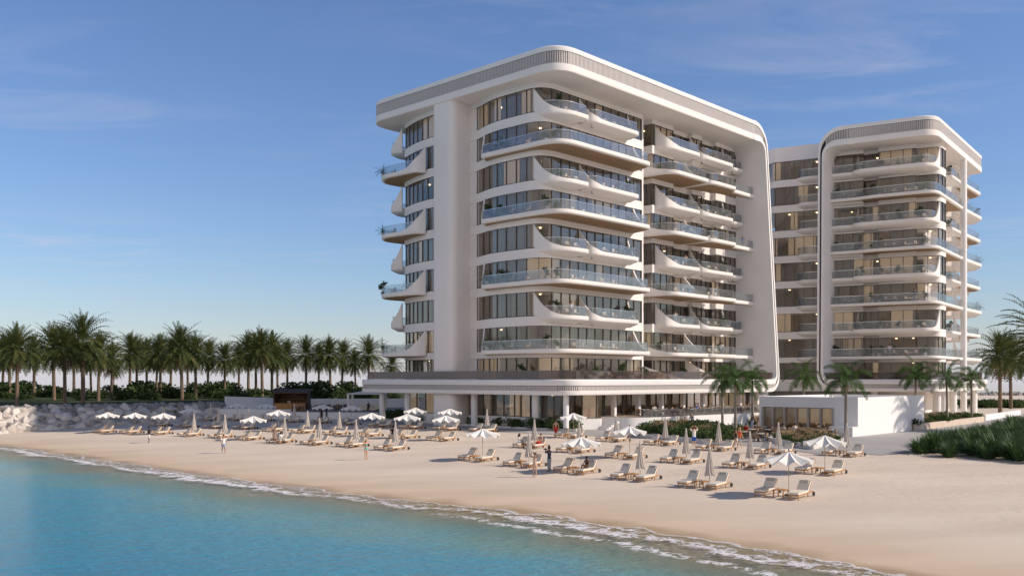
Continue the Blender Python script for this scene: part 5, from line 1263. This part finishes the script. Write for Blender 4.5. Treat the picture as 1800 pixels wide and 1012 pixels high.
v = SETS[(0, 9, 'right')]; make_person('a', 'person with black hair in white top seated on a front row lounger', (v.x+UD.x*.3, v.y+UD.y*.3, v.z), -40, 'sit', 1.66, 'skin_dark', 'hair_black', ('shirt', 'cloth_white'), ('shorts', 'cloth_white'), True, True)
make_person('a', 'person in dark dress standing in the building shade, left of two', pp(565, 738), -90, 'stand', 1.7, 'skin_dark', 'hair_black', None, None, False, True, dress='cloth_black')
make_person('a', 'person in dark clothes standing in the building shade, right of two', pp(574, 743), 180, 'stand', 1.78, 'skin_dark', 'hair_black', ('shirt', 'cloth_navy'), ('trousers', 'cloth_black'))
v = SETS[(1, 7, 'left')]; make_person('a', 'person in black with white towel seated at a middle row lounger', (v.x+UD.x*.3, v.y+UD.y*.3, v.z), 120, 'sit', 1.66, 'skin_tan', 'hair_black', ('shirt', 'cloth_black'), ('shorts', 'cloth_white'), False, True)
v = SETS[(1, 5, 'left')]; make_person('a', 'person in white seated sideways on the left lounger facing a friend', (v.x+UD.x*.5, v.y+UD.y*.5, v.z), -20, 'sit', 1.68, 'skin_dark', 'hair_black', ('shirt', 'cloth_white'), ('shorts', 'cloth_grey'), True, True)
v = SETS[(1, 5, 'right')]; make_person('a', 'person in red shorts reclining on a lounger beside a furled parasol', (v.x+UD.x*.95, v.y+UD.y*.95, v.z), math.degrees(RZ)+180, 'recline', 1.78, 'skin_light', 'hair_brown', None, ('shorts', 'cloth_red'), seat=.42)
make_person('a', 'shirtless person in red shorts walking towards the podium bed', pp(977, 769), 75, 'walk', 1.80, 'skin_light', 'hair_brown', None, ('shorts', 'cloth_red'))
make_person('a', 'person in beige bikini posing with raised arms on the sand', pp(940, 838.5), -110, 'armsup', 1.72, 'skin_light', 'hair_brown', ('bikini', 'cloth_beige'), ('bikini', 'cloth_beige'), False, True)
make_person('a', 'person in navy shirt and grey trousers taking a photograph', pp(965.5, 828), -150, 'camera', 1.80, 'skin_dark', 'hair_black', ('shirt', 'cloth_navy'), ('trousers', 'cloth_grey'))
v = SETS[(0, 3, 'right')]; make_person('a', 'person with dark skin and black swimsuit sitting upright on a front row lounger', (v.x+UD.x*.85, v.y+UD.y*.85, v.z), math.degrees(RZ)+180, 'perch', 1.70, 'skin_dark', 'hair_black', ('suit', 'cloth_black'), None, False, True)
make_person('a', 'person in white shirt and blue shorts with hands behind the head', pp(1220, 785), 100, 'armsup', 1.80, 'skin_light', 'hair_brown', ('shirt', 'cloth_white'), ('shorts', 'cloth_blue'))
make_person('a', 'person in black swimsuit walking beside a friend in orange', pp(1293, 786), 10, 'walk', 1.70, 'skin_tan', 'hair_brown', ('suit', 'cloth_black'), ('bikini', 'cloth_black'), True, True)
make_person('a', 'person in orange shirt and grey shorts walking past the planter', pp(1300, 787.5), 15, 'walk', 1.82, 'skin_light', 'hair_blond', ('shirt', 'cloth_orange'), ('shorts', 'cloth_grey'))
make_person('a', 'fair haired person in grey standing behind the planted bed', pp(1216, 752), 60, 'stand', 1.76, 'skin_light', 'hair_blond', ('shirt', 'cloth_grey'), ('shorts', 'cloth_grey'))
make_person('a', 'person in blue shirt standing near the three palms', pp(1322, 763), 190, 'stand', 1.80, 'skin_dark', 'hair_black', ('shirt', 'cloth_paleblue'), ('trousers', 'cloth_grey'))
make_person('a', 'person in pale dress standing beside a friend in blue shirt', pp(1332, 762), 200, 'stand', 1.66, 'skin_tan', 'hair_black', None, None, False, True, dress='cloth_beige')
make_person('a', 'person dressed in black standing in the gap of the podium bed', pp(813, 744), -60, 'stand', 1.74, 'skin_dark', 'hair_black', ('long', 'cloth_black'), ('trousers', 'cloth_black'))
def bal(f, a, b, lvl): return f(a, b, FLOORS[lvl]+.02)
for (f, a, b, l, lb, tp) in ((FM, 5.2, 2.6, 2, 'person in white top at the rail of the third storey corner shell balcony', 'cloth_white'), (FM, 28.5, 3.0, 4, 'person in pale pink top leaning on a fifth storey balcony of the main tower', 'cloth_beige'), (FM, 26.0, 2.9, 2, 'person in white shirt at the left balcony of the third storey right bay', 'cloth_white'), (FM, 41.5, 2.2, 5, 'person in blue shirt on the sixth storey balcony beside the end wall', 'cloth_blue'), (FM, 34.5, 1.3, 1, 'person in white on the second storey balcony of the right bay', 'cloth_white'), (FE, 6.4, 2.5, 1, 'person in white shirt standing on the east tower second storey balcony', 'cloth_white'), (FE, 3.2, 2.5, 3, 'person in dark shirt standing on the east tower fourth storey balcony', 'cloth_navy')):
    make_person('a', lb, bal(f, a, b, l), -100, 'stand', 1.78, 'skin_tan', 'hair_brown', ('shirt', tp), ('trousers', 'cloth_grey'))
# ------------------------------------------------------------ dining and balcony furniture
def make_chair(name, label, m_, fab):
    t = empty(name, (0, 0, 0), 0, label, 'chair')
    for x, y, h_ in ((.21, -.22, .62), (.21, .22, .62), (-.21, -.22, .82), (-.21, .22, .82)):
        mb = MB(); mb.box((x, y, h_/2), (.04, .04, h_)); mb.build('leg', m_, t)
    mb = MB(); mb.box((0, 0, .40), (.46, .48, .05)); mb.box((0, .22, .63), (.46, .045, .035)); mb.box((0, -.22, .63), (.46, .045, .035)); mb.build('seat_frame', m_, t)
    mb = MB(); mb.box((.01, 0, .455), (.44, .42, .07)); mb.build('seat', fab, t)
    mb = MB(); mb.obox((-.22, 0, .68), (.07, 0, -.01), (0, .46, 0), (-.03, 0, .34)); mb.build('backrest', fab, t); return t
def make_table(name, label, m_, top_m, w_=.9, h_=.74):
    t = empty(name, (0, 0, 0), 0, label, 'table'); mb = MB(); mb.box((0, 0, h_), (w_, w_, .045)); mb.build('tabletop', top_m, t)
    mb = MB(); mb.lathe((0, 0, 0), [(.25, 0), (.24, .03), (.045, .05), (.045, h_-.06), (.2, h_-.02)], 10); mb.build('pedestal', m_, t)
    mb = MB(); mb.lathe((.1, .1, h_+.02), [(.11, 0), (.12, .015)], 10); mb.lathe((-.18, .15, h_+.02), [(.03, 0), (.035, .12)], 8); mb.lathe((-.1, -.2, h_+.02), [(.11, 0), (.12, .015)], 10); mb.build('tableware', 'cloth_white', t); return t
CH1 = make_chair('dining_chair', 'x', 'wood_dark', 'wicker'); CH2 = make_chair('dining_chair', 'x', 'teak', 'seat_fabric'); TB1 = make_table('dining_table', 'x', 'wood_dark', 'table_cloth'); CH3 = make_chair('patio_chair', 'x', 'teak', 'cushion'); TB2 = make_table('patio_table', 'x', 'pot', 'stucco', .6, .5)
for d_ in (CH1, CH2, TB1, CH3, TB2): freeze(d_)
def setting(p, rz, label_t, n=4, ch=None, r_=.62, glabel='', who='', tb=TB1, ctx=''):
    place(tb, USED, p, rz, None, label_t, glabel+' tables')
    names = ('near', 'right', 'far', 'left')
    for k in range(n):
        a = rz+k*2*math.pi/n-math.pi/2; q = Vector((p[0]+r_*math.cos(a), p[1]+r_*math.sin(a), p[2]))
        place(ch or CH1, USED, q, a+math.pi, None, '%s chair, %s' % (names[k], ctx), glabel+' chairs')
rt = random.Random(3)
k = 0
for row, b in enumerate((-3.6, -1.1)):
    for a in (12.0, 15.6, 19.2, 22.8, 26.4, 30.0, 33.6, 37.2):
        p = FM(a+row*1.4, b, 6); p.z = TZ; nm = '%s table from the left in the %s row on the terrace' % (ORD[k % 8], 'outer' if row == 0 else 'inner'); k += 1
        setting(p, RZ+rt.uniform(-.1, .1), nm, 4, CH1, glabel='terrace dining', ctx=nm)
low = [(1302, 772), (1318, 767), (1333, 776), (1350, 768), (1372, 766), (1392, 768), (1412, 768), (1434, 768), (1340, 762), (1455, 768), (1300, 762)]
for i, (px, py) in enumerate(sorted(low)):
    nm = '%s table from the left in the lower dining area' % ORD[i]; setting(gp(px, py)+Vector((0, 0, .03)), RZ+rt.uniform(-.3, .3), nm, 4, CH1, glabel='lower dining', ctx=nm)
for i, (a, b) in enumerate(((2.0, 3.6), (2.2, 6.0), (2.0, 8.4), (4.6, 4.4), (4.8, 7.4))):
    p = PV(a, b, GZ+.13); nm = '%s table inside the pavilion' % ORD[i]; setting(p, RZ, nm, 4, CH2, glabel='pavilion', ctx=nm)
for i, (px, py, tp, ps) in enumerate(((1398, 767, 'cloth_white', 'sit'), (1440, 768, 'cloth_black', 'sit'), (1378, 768, 'cloth_white', 'sit'), (1311, 768, 'cloth_red', 'sit'))):
    make_person('a', 'diner in %s top seated in the lower dining area, %s from the left' % (tp[6:], ORD[(2, 3, 1, 0)[i]]), gp(px, py)+Vector((0, 0, .05)), 100+50*i, ps, 1.72, 'skin_tan', 'hair_black', ('shirt', tp), ('trousers', 'cloth_grey'))
for i, (a, b, tp) in enumerate(((24.0, -1.5, 'cloth_blue'), (24.9, -1.2, 'cloth_paleblue'), (18.2, -3.0, 'cloth_black'), (15.2, -1.4, 'cloth_white'))):
    p = FM(a, b, 6); p.z = TZ; make_person('a', 'diner in %s seated on the raised terrace' % ('deep blue', 'pale blue', 'black', 'white')[i], p, 160+40*i, 'sit', 1.74, 'skin_light', 'hair_brown', ('shirt', tp), ('trousers', 'cloth_grey'))
# potted plants
def make_pot(seed, name, h_, m_, potm, n=60, palmy=False):
    r_ = random.Random(seed); t = empty(name, (0, 0, 0), 0, 'x', 'potted plant'); mb = MB(); mb.lathe((0, 0, 0), [(.16, 0), (.22, .40), (.235, .42), (.20, .42), (.19, .36)], 12); mb.build('pot', potm, t)
    mb = MB(); mb.open = True
    if palmy:
        for k in range(15): frond(mb, (0, 0, .42), k*2.4, R(80-60*k/15+r_.uniform(-8, 8)), h_*r_.uniform(.65, .95), .8, n=9, lw=.05, ll=.24, r_=r_)
    else:
        for k in range(6):
            c = (r_.uniform(-.22, .22), r_.uniform(-.22, .22), .42+h_*(.25+.65*k/6)); leaf_blob(mb, c, (.26, .26, .2), n//4, .20, r_)
    mb.build('foliage', m_, t)
    if not palmy: mb = MB(); mb.tube([(0, 0, .3), (.03, 0, .42+h_*.7)], .022, 5); mb.build('stem', 'palm_trunk', t)
    return t
POTS = [make_pot(1, 'potted_shrub', 1.3, 'leaf_dark', 'pot', 120), make_pot(2, 'potted_palm', 1.5, 'frond_green', 'pot_white', palmy=True), make_pot(3, 'potted_shrub', .8, 'leaf_mid', 'pot_white', 110)]
for d_ in POTS: freeze(d_)
kinds = ('tall dark potted shrub', 'small potted palm', 'low green potted shrub')
def furnish(f, lvl, spots_p, spots_c, bname, seed, tables=()):
    r_ = random.Random(seed)
    for i, (a, b) in enumerate(spots_p):
        k = r_.randrange(3); place(POTS[k], USED, f(a, b, FLOORS[lvl]+.01), r_.uniform(0, 6), r_.uniform(.9, 1.25), '%s, %s from left on %s, %s storey' % (kinds[k], ORD[i], bname, ORD[lvl]), 'potted plants on the balconies')
    for i, (a, b, rz) in enumerate(spots_c):
        place(CH3, USED, f(a, b, FLOORS[lvl]+.01), rz+r_.uniform(-.4, .4), 1.08, 'cream chair, %s from left on %s, %s storey' % (ORD[i], bname, ORD[lvl]), 'chairs on the balconies')
    for i, (a, b) in enumerate(tables):
        place(TB2, USED, f(a, b, FLOORS[lvl]+.01), 0, 1, 'small pale table, %s from left on %s, %s storey' % (ORD[i], bname, ORD[lvl]), 'tables on the balconies')
for l in (1, 3, 5, 7):
    furnish(FM, l, [(1.5, 11.8), (1.6, 9.6), (1.7, 3.2), (3.0, 2.8), (16.8, 3.0)], [(1.6, 8.2, 3.6), (1.7, 5.8, 3.2), (5.5, 2.4, -1), (7.5, 2.5, -.6), (10.5, 2.4, -1), (13.0, 2.5, -.8)], 'main tower corner balcony', 10+l, [(1.6, 7.0), (6.5, 2.3), (11.8, 2.3)])
    furnish(FM, l, [(23.3, 3.4), (29.6, 3.6)], [(25.6, 2.4, -1), (27.4, 2.4, -.7)], 'main tower middle balcony', 20+l, [(26.5, 2.3)])
    furnish(FM, l, [(37.2, 3.2)], [(33.4, 2.4, -1), (35.2, 2.4, -.7)], 'main tower far right balcony', 30+l, [(34.3, 2.3)])
    furnish(FM, l, [(1.1, 30.0), (1.4, 25.0)], [(1.4, 28.2, 3)], 'main tower left end balcony', 40+l)
    furnish(FE, l, [(13.9, 3.9), (9.0, 3.8), (8.0, 3.4), (2.2, 3.6), (1.2, 8.8)], [(12.6, 3.8, -1), (11.4, 3.9, -1.4), (7.0, 3.3, -1), (5.9, 3.3, -1.3), (4.4, 3.3, -1), (3.2, 3.3, -1.5)], 'east tower front balcony', 50+l, [(12, 3.6), (6.4, 3.1), (3.8, 3.1)])
    furnish(FE, l, [(1.0, 30.5), (1.4, 24)], [], 'east tower rear balcony', 60+l)
for l in (2, 4, 6, 8):
    furnish(FM, l, [(3.8, 3.3)], [(5.2, 3.1, -1), (6.8, 3.1, -.8)], 'main tower first shell balcony', 70+l)
    furnish(FM, l, [(16.6, 3.2)], [(11.8, 3.0, -1), (13.6, 3.0, -.8)], 'main tower second shell balcony', 80+l)
    furnish(FM, l, [(30.6, 3.8)], [(27.2, 3.4, -1), (29, 3.4, -1)], 'main tower third shell balcony', 90+l)
    furnish(FM, l, [(39.2, 3.5)], [(35, 3.4, -1), (36.8, 3.4, -1)], 'main tower fourth shell balcony', 100+l)
    furnish(FE, l, [(10.4, 3.8), (7.8, 3.4), (5.6, 3.5), (3.0, 3.5)], [(6.8, 3.3, -1), (4.4, 3.3, -1.2), (2.2, 3.6, -1.2)], 'east tower shell balcony', 110+l)
    furnish(FE, l, [(1.2, 13.0)], [(1.4, 15.5, 0)], 'east tower side balcony', 120+l)
furnish(FM, 0, [(1.2, 17.5), (7.5, 1.0), (12.5, 1.0), (14, 2.6), (17.5, 1.5), (24.5, .6), (28.5, 1.0), (33, .8), (1.0, 6.0)], [(8.8, 1.2, -1), (10.4, 1.2, -1), (15.2, 1.0, -1), (19, 1.0, -1), (22.5, .8, -1), (25.8, 1, -1), (30, .8, -1)], 'main tower podium terrace', 140, [(9.6, 1.0), (20, .8), (27, .8)])
# ------------------------------------------------------------ shaded bar corner at the left of the tower
DK = 2.15
pts_dk = [P(476, 734), P(640, 738), P(645, 728), P(520, 722), P(470, 722)]
dk = empty('bar_deck', (-38, 145, 1), 0, 'low stone edged deck of the beach bar beside the retaining wall', 'deck')
c0, c1 = Vector((-37.0, 140.5)), Vector((-19.0, 137.5)); c2, c3 = Vector((-17.0, 163.5)), Vector((-36.5, 158.0))
mb = MB(); mb.prism([tuple(c0), tuple(c1), tuple(c2), tuple(c3)], .9, DK); mb.build('deck_body', 'stucco_white', dk, origin=dk.location)
mb = MB(); mb.prism([tuple(c0+Vector((.2, .2))), tuple(c1+Vector((-.2, .2))), tuple(c2), tuple(c3)], DK, DK+.012); mb.build('deck_floor', 'deck', dk, origin=dk.location)
kx, ky = -34.8, 149.0; ks = empty('bar_kiosk', (kx, ky, DK), 0, 'small dark timber bar kiosk with mono pitch roof by the grass bank', 'kiosk')
mb = MB(); mb.box((kx, ky+1.6, DK+1.5), (5.0, .2, 2.7)); mb.box((kx-2.5, ky, DK+1.5), (.2, 3.4, 2.7)); mb.box((kx+2.5, ky+.6, DK+1.5), (.2, 2.0, 2.7)); mb.build('wall', 'wood_dark', ks)
mb = MB(); mb.obox((kx, ky, DK+3.0), (5.6, 0, 0), (0, 4.4, .5), (0, 0, .22)); mb.build('roof', 'wood_dark', ks)
mb = MB(); mb.box((kx, ky-1.5, DK+.55), (4.8, .5, 1.1)); mb.box((kx, ky-1.5, DK+1.12), (5.1, .7, .06)); mb.build('counter', 'teak', ks)
mb = MB()
for z in (1.2, 1.7, 2.2): mb.box((kx, ky+1.35, DK+z), (4.4, .3, .05))
for j in range(26): mb.lathe((kx-2+.16*j, ky+1.35, DK+(1.23, 1.73, 2.23)[j % 3]), [(.045, 0), (.045, .2), (.015, .26), (.015, .32)], 6)
mb.build('shelf', 'wicker', ks)
mb = MB(); mb.lathe((kx, ky, DK+2.62), [(.15, 0), (.15, .1)], 8); mb.build('ceiling_lamp', 'lamp_warm', ks)
make_person('a', 'bartender in white shirt behind the counter of the dark kiosk', (kx-.6, ky+.3, DK), -90, 'stand', 1.75, 'skin_tan', 'hair_black', ('shirt', 'cloth_white'), ('trousers', 'cloth_black'))
for i, (x, y) in enumerate(((-30.5, 147), (-27.8, 148.5), (-30, 151), (-27.5, 152), (-33, 145.2))): nm = '%s table on the bar deck' % ORD[i]; setting(Vector((x, y, DK+.015)), i*.4, nm, 4, CH1, glabel='bar deck', ctx=nm)
cb = empty('cabana', (-22.5, 147, DK), 0, 'pale four post cabana with fabric roof and daybed on the bar deck', 'cabana')
for x in (-25.3, -20.0):
    for y in (145.2, 149.2): mb = MB(); mb.box((x, y, DK+1.35), (.14, .14, 2.7)); mb.box((x, y, DK+1.5), (.34, .22, 2.3)); mb.build('curtained_post', 'canvas', cb, origin=cb.location)
mb = MB(); v4 = [(-25.5, 145, DK+2.65), (-19.8, 145, DK+2.65), (-19.8, 149.4, DK+2.65), (-25.5, 149.4, DK+2.65)]; mb.add(v4+[(-22.65, 147.2, DK+3.15)]+[(x, y, z-.12) for x, y, z in v4], [(0, 1, 4), (1, 2, 4), (2, 3, 4), (3, 0, 4), (0, 5, 6, 1), (1, 6, 7, 2), (2, 7, 8, 3), (3, 8, 5, 0), (5, 8, 7, 6)]); mb.build('roof', 'canvas', cb, origin=cb.location)
mb = MB(); mb.box((-22.6, 147.4, DK+.25), (3.6, 1.8, .3)); mb.box((-22.6, 148.2, DK+.6), (3.6, .3, .5)); mb.build('daybed', 'cushion', cb, origin=cb.location)
make_person('a', 'person in black seated under the pale cabana', (-22.4, 146.9, DK), -90, 'sit', 1.72, 'skin_tan', 'hair_black', ('shirt', 'cloth_black'), ('trousers', 'cloth_black'))
# outdoor shower post and bollards by the right hand hedge
for i, px in enumerate((1686,)):
    g = gp(px, 708); pl = empty('lamp_post', g, 0, 'short dark lamp post in front of the hedge right of the east tower', 'lamp post'); mb = MB(); mb.tube([g, g+Vector((0, 0, 3.0))], .09, 8); mb.build('post', 'frame_dark', pl); mb = MB(); mb.box((g.x, g.y, g.z+3.05), (1.0, .2, .12)); mb.build('lamp_head', 'frame_dark', pl)
# ordinals for shrubs, bushes and hedge plants that share a label
from collections import defaultdict
grp = defaultdict(list)
for o in sc.objects:
    if o.parent is None and o.get('category') in ('shrub', 'bush'): grp[(o['group'], o['label'])].append(o)
for (g_, l_), L in grp.items():
    if len(L) > len(ORD): continue
    L.sort(key=lambda o: o.location.x/o.location.y)
    for i, o in enumerate(L): o['label'] = '%s from left among: %s' % (ORD[i], l_)
bpy.context.view_layer.update()
